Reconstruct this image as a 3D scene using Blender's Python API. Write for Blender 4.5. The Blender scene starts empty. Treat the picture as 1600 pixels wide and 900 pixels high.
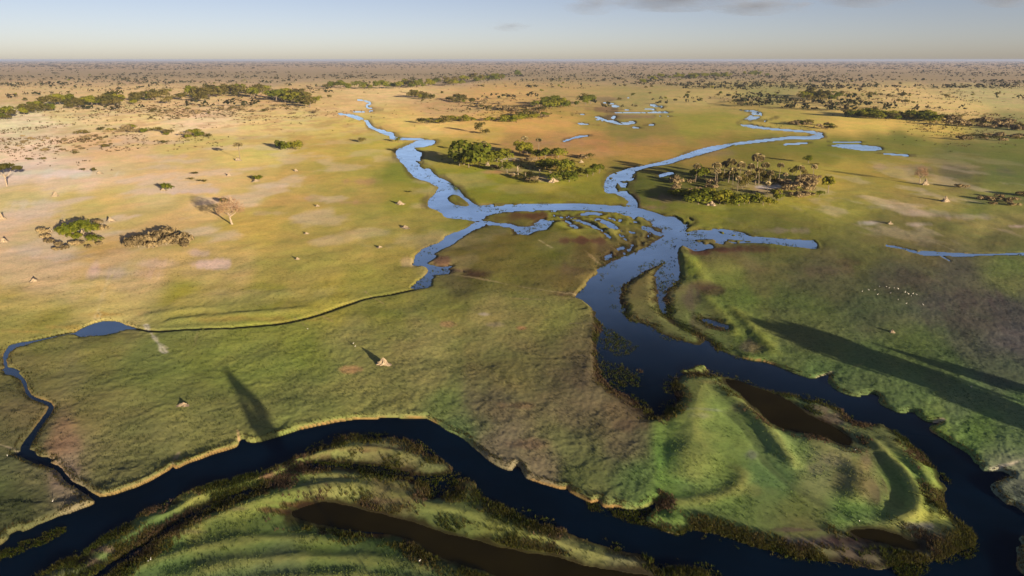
import bpy, math, random
import numpy as np
from mathutils import Vector, Matrix

# ------------------------------------------------------------------ camera, sky, sun, exposure
SC = bpy.context.scene
COL = SC.collection
H = 80.0                       # camera height above the water
FPX = 1067.0                   # focal length in pixels of the 1600 px wide photograph
HORIZON = 93.0
PITCH = math.atan((450 - HORIZON) / FPX)
CP, SP = math.cos(PITCH), math.sin(PITCH)

cam_data = bpy.data.cameras.new('camera')
cam_data.sensor_width = 36.0
cam_data.lens = FPX / 1600 * 36.0
cam_data.clip_start = 1.0
cam_data.clip_end = 400000.0
cam = bpy.data.objects.new('camera', cam_data)
COL.objects.link(cam)
cam.location = (0, 0, H)
cam.rotation_euler = (math.pi / 2 - PITCH, 0, 0)
SC.camera = cam

SUN_EL = math.radians(8.5)
SUN_DIR = Vector((math.sin(math.radians(35)) * math.cos(SUN_EL), -math.cos(math.radians(35)) * math.cos(SUN_EL), math.sin(SUN_EL)))

world = bpy.data.worlds.new('World')
SC.world = world
world.use_nodes = True
wn, wl = world.node_tree.nodes, world.node_tree.links
wn.clear()
sky = wn.new('ShaderNodeTexSky')
sky.sky_type = 'NISHITA'
sky.sun_disc = False
sky.sun_elevation = SUN_EL
sky.sun_rotation = math.atan2(SUN_DIR.x, SUN_DIR.y)
sky.altitude = 900
sky.air_density = 0.5
sky.dust_density = 1.2
sky.ozone_density = 0.3
bg = wn.new('ShaderNodeBackground')
bg.inputs['Strength'].default_value = 0.10
wo = wn.new('ShaderNodeOutputWorld')
wb = wn.new('ShaderNodeMix'); wb.data_type = 'RGBA'; wb.blend_type = 'MULTIPLY'     # white balance of the whole sky
wb.inputs[0].default_value = 1.0
wb.inputs[7].default_value = (0.745, 0.63, 0.635, 1)
wl.new(sky.outputs[0], wb.inputs[6])
wl.new(wb.outputs[2], bg.inputs['Color'])
wl.new(bg.outputs[0], wo.inputs['Surface'])

sun_data = bpy.data.lights.new('sun', 'SUN')
sun_data.energy = 5.0
sun_data.angle = math.radians(0.6)
sun_data.color = (1.0, 0.80, 0.52)
sun = bpy.data.objects.new('sun', sun_data)
COL.objects.link(sun)
sun.rotation_euler = (-SUN_DIR).to_track_quat('-Z', 'Y').to_euler()
sun.location = (200, -300, 300)

SC.view_settings.view_transform = 'Standard'
SC.view_settings.look = 'None'
SC.view_settings.gamma = 1.0
SC.view_settings.use_curve_mapping = False
SC.view_settings.exposure = 0.85
SC.cycles.volume_step_rate = 1.0
SC.cycles.max_bounces = 6
SC.cycles.transparent_max_bounces = 6
SC.cycles.use_denoising = True

# how strongly open level ground is lit as seen from the camera (grass is brightest looking away from the sun); fitted
# once to a grey test ground, used only to turn the colours read off the photograph into surface colours
KFIT = np.array([[0.2111, 0.0169, -0.2789], [-0.2449, -0.2315, -0.2019], [-0.5741, -0.5592, -0.508], [-0.0562, -0.0541, -0.0393], [0.1346, 0.1321, 0.1224],
                 [-0.1178, -0.1074, -0.0889], [-0.0467, -0.0491, -0.0407], [0.086, 0.0824, 0.0791], [0.0538, 0.0521, 0.0472], [0.0252, 0.0277, 0.0276]])
def klight(x, y):
    u = np.clip((np.asarray(x, float) - 800) / 800, -1.1, 1.1); v = np.log(np.clip(np.asarray(y, float), 100, 930) - 60) - math.log(400)
    return np.exp(np.stack([np.ones_like(u), u, v, u * u, u * v, v * v, u ** 3, u * u * v, u * v * v, v ** 3], -1) @ KFIT) * np.array([0.83, 0.86, 0.92])

# ------------------------------------------------------------------ helpers
R = np.random.RandomState(7)
random.seed(7)

def s2l(c):
    c = np.asarray(c, float) / 255.0
    return np.where(c <= 0.04045, c / 12.92, ((c + 0.055) / 1.055) ** 2.4)


def zdepth_of_y(y, z=0.0):
    v = (np.asarray(y, float) - 450.0) / FPX
    return (H - z) / (SP + v * CP)

def P(x, y, z=0.0):
    v = (y - 450.0) / FPX
    d = (H - z) / (SP + v * CP)
    return np.array([(x - 800.0) / FPX * d, d * (CP - v * SP), z])

def PA(pts, z=0.0):
    pts = np.asarray(pts, float)
    v = (pts[:, 1] - 450.0) / FPX
    d = (H - z) / (SP + v * CP)
    return np.stack([(pts[:, 0] - 800.0) / FPX * d, d * (CP - v * SP)], 1)

def m_per_px(y):
    return float(zdepth_of_y(y)) / FPX

NOISE_TAB = np.random.RandomState(12345).rand(1024, 1024).astype(np.float32).ravel()

def vnoise(x, y, seed=0):
    xi = np.floor(x); yi = np.floor(y)
    fx = x - xi; fy = y - yi
    fx = fx * fx * (3 - 2 * fx); fy = fy * fy * (3 - 2 * fy)
    xi = xi.astype(np.int64) + seed * 131; yi = yi.astype(np.int64) + seed * 57
    x0 = xi & 1023; x1 = (xi + 1) & 1023
    y0 = (yi & 1023) << 10; y1 = ((yi + 1) & 1023) << 10
    a = NOISE_TAB[y0 + x0]; b = NOISE_TAB[y0 + x1]; c = NOISE_TAB[y1 + x0]; d = NOISE_TAB[y1 + x1]
    return (a + (b - a) * fx) * (1 - fy) + (c + (d - c) * fx) * fy

def fbm(x, y, octs=4, seed=0, gain=0.5):
    t = np.zeros_like(x); a = 1.0; s = 0.0
    for i in range(octs):
        ca, sa = math.cos(1.1 * i), math.sin(1.1 * i)
        t += a * vnoise(x * ca - y * sa + 13.7 * i, x * sa + y * ca - 7.3 * i, seed + i)
        s += a; a *= gain; x = x * 2.03; y = y * 2.03
    return t / s          # 0..1

def sstep(a, b, x):
    t = np.clip((x - a) / (b - a), 0, 1)
    return t * t * (3 - 2 * t)

def poly_sdf(poly, X, Y, margin):
    """signed distance, positive inside, only near the polygon; -margin elsewhere"""
    out = np.full(X.shape, -float(margin))
    x0, y0 = poly.min(0) - margin; x1, y1 = poly.max(0) + margin
    idx = np.nonzero((X > x0) & (X < x1) & (Y > y0) & (Y < y1))[0]
    for c in range(0, len(idx), 200000):
        ii = idx[c:c + 200000]
        px = X[ii]; py = Y[ii]
        d2 = np.full(px.shape, 1e18); ins = np.zeros(px.shape, bool)
        n = len(poly)
        for k in range(n):
            ax, ay = poly[k]; bx, by = poly[(k + 1) % n]
            ex, ey = bx - ax, by - ay
            L = ex * ex + ey * ey
            if L < 1e-12: continue
            wx = px - ax; wy = py - ay
            t = np.clip((wx * ex + wy * ey) / L, 0, 1)
            dx = wx - t * ex; dy = wy - t * ey
            d2 = np.minimum(d2, dx * dx + dy * dy)
            if ay != by:
                cr = ((ay > py) != (by > py)) & (px < ex * (py - ay) / (by - ay) + ax)
                ins ^= cr
        d = np.sqrt(d2)
        out[ii] = np.maximum(np.where(ins, d, -d), -margin)
    return out

def line_dist(line, X, Y, margin):
    """distance to a polyline and the parameter 0..1 along it; margin elsewhere"""
    out = np.full(X.shape, float(margin)); par = np.zeros(X.shape)
    x0, y0 = line.min(0) - margin; x1, y1 = line.max(0) + margin
    ii = np.nonzero((X > x0) & (X < x1) & (Y > y0) & (Y < y1))[0]
    px = X[ii]; py = Y[ii]
    best = np.full(px.shape, 1e18); bp = np.zeros(px.shape)
    n = len(line)
    for k in range(n - 1):
        ax, ay = line[k]; bx, by = line[k + 1]
        ex, ey = bx - ax, by - ay
        L = max(ex * ex + ey * ey, 1e-12)
        wx = px - ax; wy = py - ay
        t = np.clip((wx * ex + wy * ey) / L, 0, 1)
        d2 = (wx - t * ex) ** 2 + (wy - t * ey) ** 2
        m = d2 < best
        best = np.where(m, d2, best); bp = np.where(m, (k + t) / (n - 1), bp)
    out[ii] = np.minimum(np.sqrt(best), margin); par[ii] = bp
    return out, par

def smooth_pts(pts, it=1, closed=False):
    pts = np.asarray(pts, float)
    for _ in range(it):
        q = []
        n = len(pts)
        if not closed: q.append(pts[0])
        for k in range(n if closed else n - 1):
            a = pts[k]; b = pts[(k + 1) % n]
            q.append(a * 0.75 + b * 0.25); q.append(a * 0.25 + b * 0.75)
        if not closed: q.append(pts[-1])
        pts = np.array(q)
    return pts

def stroke(pts, k=1.0):
    """outline of a band given as (x, y, width) in photograph pixels"""
    p = smooth_pts(pts, 1)
    t = np.gradient(p[:, :2], axis=0)
    t /= np.maximum(np.linalg.norm(t, axis=1, keepdims=True), 1e-6)
    nrm = np.stack([-t[:, 1], t[:, 0]], 1)
    a = p[:, :2] + nrm * p[:, 2:3] * k / 2; b = p[:, :2] - nrm * p[:, 2:3] * k / 2
    return np.concatenate([a, b[::-1]])

def mesh_obj(name, verts, faces, mat, parent=None, smooth=False):
    me = bpy.data.meshes.new(name)
    me.from_pydata([tuple(v) for v in verts], [], [tuple(f) for f in faces])
    if mat: me.materials.append(mat)
    if smooth:
        me.polygons.foreach_set('use_smooth', [True] * len(me.polygons))
    me.update()
    o = bpy.data.objects.new(name, me)
    COL.objects.link(o)
    if parent: o.parent = parent
    return o

def np_mesh(name, V, F, mat, color=None, smooth=False):
    """fast mesh from arrays; F is (n,3) or (n,4)"""
    me = bpy.data.meshes.new(name)
    n = F.shape[1]
    me.vertices.add(len(V)); me.loops.add(F.size); me.polygons.add(len(F))
    me.vertices.foreach_set('co', np.ascontiguousarray(V, np.float32).ravel())
    me.loops.foreach_set('vertex_index', np.ascontiguousarray(F, np.int32).ravel())
    me.polygons.foreach_set('loop_start', np.arange(0, F.size, n, dtype=np.int32))
    me.polygons.foreach_set('loop_total', np.full(len(F), n, np.int32))
    me.polygons.foreach_set('use_smooth', np.full(len(F), smooth, bool))
    me.materials.append(mat)
    me.update(calc_edges=True)
    if color is not None:
        at = me.color_attributes.new('tint', 'FLOAT_COLOR', 'POINT')
        c4 = np.ones((len(V), 4), np.float32); c4[:, :3] = color
        at.data.foreach_set('color', c4.ravel())
    o = bpy.data.objects.new(name, me)
    COL.objects.link(o)
    return o

def tag(o, label=None, cat=None, group=None, kind=None):
    if label: o['label'] = label
    if cat: o['category'] = cat
    if group: o['group'] = group
    if kind: o['kind'] = kind
    return o

def new_mat(name):
    m = bpy.data.materials.new(name); m.use_nodes = True
    nt = m.node_tree; nt.nodes.clear()
    out = nt.nodes.new('ShaderNodeOutputMaterial')
    return m, nt, nt.nodes, nt.links, out

def principled(nodes, rough=0.9, spec=0.2):
    b = nodes.new('ShaderNodeBsdfPrincipled')
    b.inputs['Roughness'].default_value = rough
    b.inputs['Specular IOR Level'].default_value = spec
    return b

def noise_node(nodes, links, scale, detail=4, rough=0.55, coord=None):
    n = nodes.new('ShaderNodeTexNoise')
    n.inputs['Scale'].default_value = scale
    n.inputs['Detail'].default_value = detail
    n.inputs['Roughness'].default_value = rough
    if coord is not None: links.new(coord, n.inputs['Vector'])
    return n

def ramp(nodes, links, src, stops):
    r = nodes.new('ShaderNodeValToRGB')
    e = r.color_ramp.elements
    while len(e) < len(stops): e.new(0.5)
    for i, (p, c) in enumerate(stops):
        e[i].position = p; e[i].color = (c[0], c[1], c[2], 1)
    links.new(src, r.inputs[0])
    return r

def mixrgb(nodes, links, mode, fac, a, b):
    m = nodes.new('ShaderNodeMix'); m.data_type = 'RGBA'; m.blend_type = mode
    for sock, val in ((m.inputs[0], fac), (m.inputs[6], a), (m.inputs[7], b)):
        if hasattr(val, 'is_linked') or hasattr(val, 'links'): links.new(val, sock)
        elif isinstance(val, (int, float)): sock.default_value = val
        else: sock.default_value = (val[0], val[1], val[2], 1)
    return m.outputs[2]

# ------------------------------------------------------------------ materials
def mat_ground():
    m, nt, N, L, out = new_mat('floodplain_grass')
    geo = N.new('ShaderNodeNewGeometry')
    at = N.new('ShaderNodeAttribute'); at.attribute_name = 'tint'
    n1 = noise_node(N, L, 1.1, 7, 0.72, geo.outputs['Position'])
    r1 = ramp(N, L, n1.outputs[0], [(0.28, (0.64, 0.66, 0.66)), (0.48, (1.0, 1.0, 1.0)), (0.72, (1.28, 1.25, 1.22))])
    n2 = noise_node(N, L, 0.11, 5, 0.65, geo.outputs['Position'])
    r2 = ramp(N, L, n2.outputs[0], [(0.32, (0.90, 0.95, 0.93)), (0.5, (1, 1, 1)), (0.68, (1.10, 1.04, 1.03))])
    c = mixrgb(N, L, 'MULTIPLY', 1.0, at.outputs['Color'], r1.outputs[0])
    c = mixrgb(N, L, 'MULTIPLY', 1.0, c, r2.outputs[0])
    b = principled(N, 0.95, 0.05)
    b.inputs["Diffuse Roughness"].default_value = 0.5
    L.new(c, b.inputs['Base Color'])
    n3 = noise_node(N, L, 1.6, 5, 0.6, geo.outputs['Position'])
    bump = N.new('ShaderNodeBump')
    bump.inputs['Strength'].default_value = 0.35
    bump.inputs['Distance'].default_value = 0.05
    L.new(n3.outputs[0], bump.inputs['Height'])
    L.new(bump.outputs[0], b.inputs['Normal'])
    L.new(b.outputs[0], out.inputs['Surface'])
    return m

def mat_water(name, col, rough=0.03, lo=0.52, hi=0.84, tint=(1.02, 1.17, 1.27)):
    m, nt, N, L, out = new_mat(name)
    geo = N.new('ShaderNodeNewGeometry')
    n0 = noise_node(N, L, 0.05, 3, 0.6, geo.outputs['Position'])
    r0 = ramp(N, L, n0.outputs[0], [(0.35, tuple(0.7 * x for x in col)), (0.7, tuple(1.3 * x for x in col))])
    n = noise_node(N, L, 0.8, 3, 0.5, geo.outputs['Position'])
    bump = N.new('ShaderNodeBump')
    bump.inputs['Strength'].default_value = 0.03
    bump.inputs['Distance'].default_value = 0.1
    L.new(n.outputs[0], bump.inputs['Height'])
    d = N.new('ShaderNodeBsdfDiffuse'); g = N.new('ShaderNodeBsdfGlossy')
    g.inputs['Roughness'].default_value = rough
    g.inputs['Color'].default_value = (*tint, 1)
    nr = noise_node(N, L, 0.035, 3, 0.6, geo.outputs['Position'])
    rr = N.new('ShaderNodeMapRange'); rr.inputs['From Min'].default_value = 0.4; rr.inputs['From Max'].default_value = 0.65
    rr.inputs['To Min'].default_value = rough * 0.6; rr.inputs['To Max'].default_value = rough + 0.13
    L.new(nr.outputs[0], rr.inputs['Value']); L.new(rr.outputs[0], g.inputs['Roughness'])
    L.new(r0.outputs[0], d.inputs['Color'])
    L.new(bump.outputs[0], g.inputs['Normal'])
    # glancing reflection of small ripples: 0.02 straight down, rising towards the horizon
    lw = N.new('ShaderNodeLayerWeight'); lw.inputs['Blend'].default_value = 0.5
    mr = N.new('ShaderNodeMapRange'); mr.interpolation_type = 'SMOOTHSTEP'
    mr.inputs['From Min'].default_value = lo; mr.inputs['From Max'].default_value = hi
    L.new(lw.outputs['Facing'], mr.inputs['Value'])
    pw = N.new('ShaderNodeMath'); pw.operation = 'POWER'; pw.inputs[1].default_value = 1.3
    L.new(mr.outputs[0], pw.inputs[0])
    ma = N.new('ShaderNodeMath'); ma.operation = 'MULTIPLY_ADD'; ma.inputs[1].default_value = 0.97; ma.inputs[2].default_value = 0.012
    L.new(pw.outputs[0], ma.inputs[0])
    nw = noise_node(N, L, 0.02, 4, 0.65, geo.outputs['Position'])
    wr = N.new('ShaderNodeMapRange'); wr.inputs['From Min'].default_value = 0.35; wr.inputs['From Max'].default_value = 0.62
    wr.inputs['To Min'].default_value = 0.74; wr.inputs['To Max'].default_value = 1.0
    L.new(nw.outputs[0], wr.inputs['Value'])
    mw = N.new('ShaderNodeMath'); mw.operation = 'MULTIPLY'; L.new(ma.outputs[0], mw.inputs[0]); L.new(wr.outputs[0], mw.inputs[1])
    mx = N.new('ShaderNodeMixShader')
    L.new(mw.outputs[0], mx.inputs[0]); L.new(d.outputs[0], mx.inputs[1]); L.new(g.outputs[0], mx.inputs[2])
    L.new(mx.outputs[0], out.inputs['Surface'])
    return m

def mat_tint(name, rough=0.9, transl=0.25, vary=0.3):
    """vertex tinted vegetation"""
    m, nt, N, L, out = new_mat(name)
    at = N.new('ShaderNodeAttribute'); at.attribute_name = 'tint'
    d = N.new('ShaderNodeBsdfDiffuse'); t = N.new('ShaderNodeBsdfTranslucent')
    L.new(at.outputs['Color'], d.inputs['Color']); L.new(at.outputs['Color'], t.inputs['Color'])
    mx = N.new('ShaderNodeMixShader'); mx.inputs[0].default_value = transl
    L.new(d.outputs[0], mx.inputs[1]); L.new(t.outputs[0], mx.inputs[2])
    L.new(mx.outputs[0], out.inputs['Surface'])
    return m

def mat_leaf(name, dark, mid, light, transl=0.42):
    m, nt, N, L, out = new_mat(name)
    oi = N.new('ShaderNodeObjectInfo'); geo = N.new('ShaderNodeNewGeometry')
    n = noise_node(N, L, 0.45, 3, 0.6, geo.outputs['Position'])
    add = N.new('ShaderNodeMath'); add.operation = 'MULTIPLY_ADD'
    L.new(oi.outputs['Random'], add.inputs[0]); add.inputs[1].default_value = 0.36; 
    sub = N.new('ShaderNodeMath'); sub.operation = 'SUBTRACT'; L.new(n.outputs[0], sub.inputs[0]); sub.inputs[1].default_value = 0.18
    L.new(sub.outputs[0], add.inputs[2])
    r = ramp(N, L, add.outputs[0], [(0.3, dark), (0.5, mid), (0.72, light)])
    d = N.new('ShaderNodeBsdfDiffuse'); t = N.new('ShaderNodeBsdfTranslucent')
    L.new(r.outputs[0], d.inputs['Color']); L.new(r.outputs[0], t.inputs['Color'])
    mx = N.new('ShaderNodeMixShader'); mx.inputs[0].default_value = transl
    L.new(d.outputs[0], mx.inputs[1]); L.new(t.outputs[0], mx.inputs[2])
    L.new(mx.outputs[0], out.inputs['Surface'])
    return m

def mat_noise(name, a, b_, scale=1.0, rough=0.9, bump=0.3):
    m, nt, N, L, out = new_mat(name)
    tc = N.new('ShaderNodeTexCoord')
    n = noise_node(N, L, scale, 5, 0.6, tc.outputs['Object'])
    r = ramp(N, L, n.outputs[0], [(0.3, a), (0.7, b_)])
    b = principled(N, rough, 0.1)
    L.new(r.outputs[0], b.inputs['Base Color'])
    bm = N.new('ShaderNodeBump'); bm.inputs['Strength'].default_value = bump; bm.inputs['Distance'].default_value = 0.1
    L.new(n.outputs[0], bm.inputs['Height']); L.new(bm.outputs[0], b.inputs['Normal'])
    L.new(b.outputs[0], out.inputs['Surface'])
    return m

M_GROUND = mat_ground()
M_WATER = mat_water('river_water', (0.0016, 0.0085, 0.0230))
M_BROWN = mat_water('peaty_water', (0.021, 0.016, 0.003), 0.10, 0.6, 0.95)
M_TUFT = mat_tint('tuft_blades', transl=0.25)
M_FAR = mat_tint('distant_foliage', transl=0.15)
M_LEAF = mat_leaf('green_leaves', (0.11, 0.14, 0.020), (0.20, 0.22, 0.028), (0.30, 0.28, 0.038))
M_OLIVE = mat_leaf('olive_leaves', (0.085, 0.085, 0.024), (0.15, 0.135, 0.04), (0.23, 0.19, 0.06))
M_PALM = mat_leaf('palm_fronds', (0.22, 0.19, 0.09), (0.38, 0.32, 0.17), (0.55, 0.47, 0.28), 0.3)
M_TWIG = mat_leaf('dry_twigs', (0.20, 0.12, 0.075), (0.32, 0.20, 0.125), (0.42, 0.28, 0.17), 0.15)
M_SCRUB = mat_leaf('dry_scrub', (0.16, 0.125, 0.07), (0.27, 0.21, 0.115), (0.40, 0.31, 0.17), 0.25)
M_BARK = mat_noise('grey_bark', (0.16, 0.13, 0.10), (0.30, 0.25, 0.19), 2.0)
M_PALEBARK = mat_noise('pale_bark', (0.30, 0.24, 0.18), (0.46, 0.38, 0.29), 2.0)
M_MOUND = mat_noise('termite_clay', (0.28, 0.22, 0.155), (0.46, 0.375, 0.27), 3.0, 0.95, 1.0)
M_BIRD = mat_noise('white_feathers', (0.60, 0.59, 0.56), (0.72, 0.71, 0.68), 6.0)
M_BEAK = mat_noise('yellow_beak', (0.55, 0.36, 0.06), (0.60, 0.42, 0.08), 8.0)
M_LEGS = mat_noise('dark_legs', (0.04, 0.035, 0.03), (0.06, 0.05, 0.04), 8.0)

# ------------------------------------------------------------------ waterlines (surveyed from the photograph, laid on the ground)
RIVER_LOWER = [(1116,545),(1150,557),(1175,563),(1200,566),(1227,577),(1245,585),(1267,592),(1280,591),(1297,584),(1290,597),(1307,610),
    (1325,617),(1340,620),(1360,620),(1367,615),(1367,630),(1385,640),(1412,647),(1427,642),(1435,652),(1450,660),(1470,661),(1450,667),
    (1452,674),(1465,680),(1487,695),(1515,710),(1522,720),(1525,734),(1542,741),(1575,739),(1567,750),(1550,755),(1545,762),(1562,780),
    (1600,806),(1680,860),(1720,900),(1660,872),(1600,833),(1588,848),(1590,870),(1588,885),(1592,900),(1610,940),(1640,1000),
    (1200,1000),(1130,930),(1110,897),(1087,887),(1050,886),(1030,895),(1022,887),(1020,875),(990,865),(960,860),(930,847),(905,842),
    (892,835),(862,827),(837,820),(820,808),(800,805),(790,797),(775,787),(760,780),(747,767),(747,757),(732,750),(717,752),(715,767),
    (695,775),(672,780),(675,767),(665,755),(645,750),(640,741),(682,745),(705,742),(710,730),(692,717),(672,712),(660,702),(647,690),
    (625,684),(600,682),(575,685),(555,680),(527,685),(525,692),(510,697),(487,705),(467,712),(440,722),(415,734),(400,740),(375,746),
    (362,754),(332,754),(300,767),(275,775),(265,790),(240,792),(205,812),(197,822),(185,827),(155,847),(135,860),(130,875),(110,872),
    (82,885),(60,897),(20,920),(-80,965),(-260,1040),(-300,960),(-80,890),(0,854),(15,841),(15,835),(30,828),(36,832),(80,817),(107,805),
    (115,799),(147,789),(150,782),(148,776),(152,778),(175,775),(200,766),(230,755),(250,744),(265,735),(270,729),(275,734),(300,722),
    (332,710),(345,706),(350,705),(375,697),(380,688),(385,691),(400,692),(432,684),(465,672),(475,670),(512,662),(550,656),(575,655),
    (625,656),(665,654),(670,656),(687,665),(700,674),(720,682),(737,697),(757,715),(780,730),(798,737),(806,729),(813,730),(815,740),
    (825,750),(850,757),(880,766),(887,763),(889,769),(900,775),(915,782),(925,788),(935,783),(939,790),(950,795),(965,792),(975,797),
    (1000,799),(1018,790),(1024,786),(1022,796),(1010,806),(1008,814),(1030,828),(1050,835),(1065,837),(1075,827),(1110,832),(1137,840),(1160,848),(1182,855),(1200,858),(1237,867),(1270,872),
    (1300,877),(1330,882),(1360,887),(1375,890),(1400,882),(1450,880),(1475,872),(1500,858),(1522,852),(1522,833),(1500,818),(1478,800),
    (1474,785),(1472,770),(1482,765),(1477,757),(1468,747),(1465,735),(1450,725),(1445,712),(1432,705),(1420,690),(1400,677),(1390,670),
    (1375,660),(1360,665),(1340,662),(1330,655),(1320,645),(1300,635),(1275,625),(1255,622),(1232,615),(1212,612),(1170,600),(1140,590),(1120,587),(1090,583)]
RIVER_BEND = [(940,320),(985,323),(1010,334),(1037,337),(1052,339),(1068,337),(1085,347),(1075,355),(1070,362),(1066,380),(1061,387),(1058,405),
    (1065,432),(1050,447),(1037,458),(1036,480),(1042,495),(1055,508),(1075,518),(1095,526),(1105,533),(1115,541),(1116,548),(1150,557),
    (1180,580),(1170,600),(1140,590),(1120,587),(1085,583),(1062,590),(1052,600),(1058,620),(1048,640),(1025,655),(1015,640),(985,622),
    (955,605),(940,585),(937,570),(932,550),(933,532),(940,517),(945,507),(933,497),(927,482),(915,473),(898,466),(900,460),(912,450),
    (915,447),(925,437),(935,425),(950,412),(975,407),(1002,395),(1021,386),(1034,376),(1042,367),(1040,358),(1025,353),(1010,350),
    (996,346),(977,335),(949,328)]
CHANNEL_NORTHWEST = [(617,235),(620,247),(632,258),(640,270),(652,280),(670,284),(688,290),(680,303),(669,313),(668,324),(690,331),(696,341),(722,342),
    (748,347),(760,340),(760,322),(744,321),(735,314),(724,306),(719,297),(708,289),(697,282),(685,277),(675,270),(669,262),(658,255),
    (655,248),(661,240),(650,235),(645,230),(670,229),(682,221),(672,218),(653,219),(640,226)]
REACH_TOP = [(740,321),(800,319),(850,318),(900,318),(945,320),(985,323),(960,330),(930,328),(911,331),(896,334),(881,335),(873,331),(843,331),
    (794,328),(790,333),(760,334),(740,345)]
CHANNEL_NORTHEAST = [(1147,223),(1095,232),(1055,247),(1025,255),(990,262),(960,270),(950,275),(943,290),(946,303),(965,302),(980,306),(985,315),(975,322),
    (995,330),(996,318),(990,308),(982,301),(976,292),(982,285),(994,277),(985,270),(1012,261),(1045,257),(1062,250),(1100,240),(1142,228),(1152,224)]
BRANCH_EAST = [(1060,383),(1066,362),(1078,362),(1120,356),(1155,362),(1175,369),(1200,371),(1240,375),(1272,376),(1279,385),(1272,390),(1250,386),
    (1225,384),(1200,380),(1165,379),(1133,380),(1112,387),(1087,395),(1075,387)]
CHANNEL_MIDDLE = [(740,349),(725,359),(700,367),(687,380),(662,387),(650,400),(646,410),(650,416),(665,416),(670,424),(660,435),(650,442),(643,452),
    (674,450),(672,437),(675,429),(700,429),(730,425),(695,422),(710,415),(685,417),(665,412),(670,409),(685,400),(675,397),(680,390),
    (705,385),(720,370),(737,361),(762,350),(756,344)]
POOL_MARSH = [(760,344),(775,349),(796,349),(811,355),(834,355),(836,350),(851,342),(862,344),(862,350),(851,360),(836,361),(826,367),(817,367),(805,365),
    (805,357),(777,352),(760,351)]
POND_WEST = [(118,519),(132,511),(155,502),(175,501),(190,504),(200,510),(217,514),(195,516),(175,522),(155,525),(132,525),(122,522)]
POOL_EAST = [(1430,395),(1445,391),(1470,395),(1520,396),(1525,400),(1487,400),(1462,399),(1440,399)]
POOL_FAREAST = [(1295,227),(1330,225),(1380,230),(1375,235),(1350,236),(1312,230)]
OXBOW = [(450,800),(462,795),(490,787),(510,785),(540,790),(565,797),(600,806),(640,815),(665,822),(700,835),(750,847),(800,861),(850,867),(890,875),
    (920,885),(975,893),(1012,898),(1040,915),(1060,960),(860,960),(800,910),(775,898),(737,887),(700,875),(675,862),(650,845),(615,835),(575,832),
    (530,825),(495,820),(457,812)]
POND_BAR = [(1126,590),(1150,594),(1180,606),(1230,625),(1270,650),(1310,672),(1338,690),(1325,697),(1280,680),(1230,672),(1205,665),(1190,645),(1165,625),(1140,605)]
POND_TIP = [(1325,828),(1375,830),(1400,835),(1416,843),(1440,848),(1440,862),(1412,858),(1375,845),(1340,838)]
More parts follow.
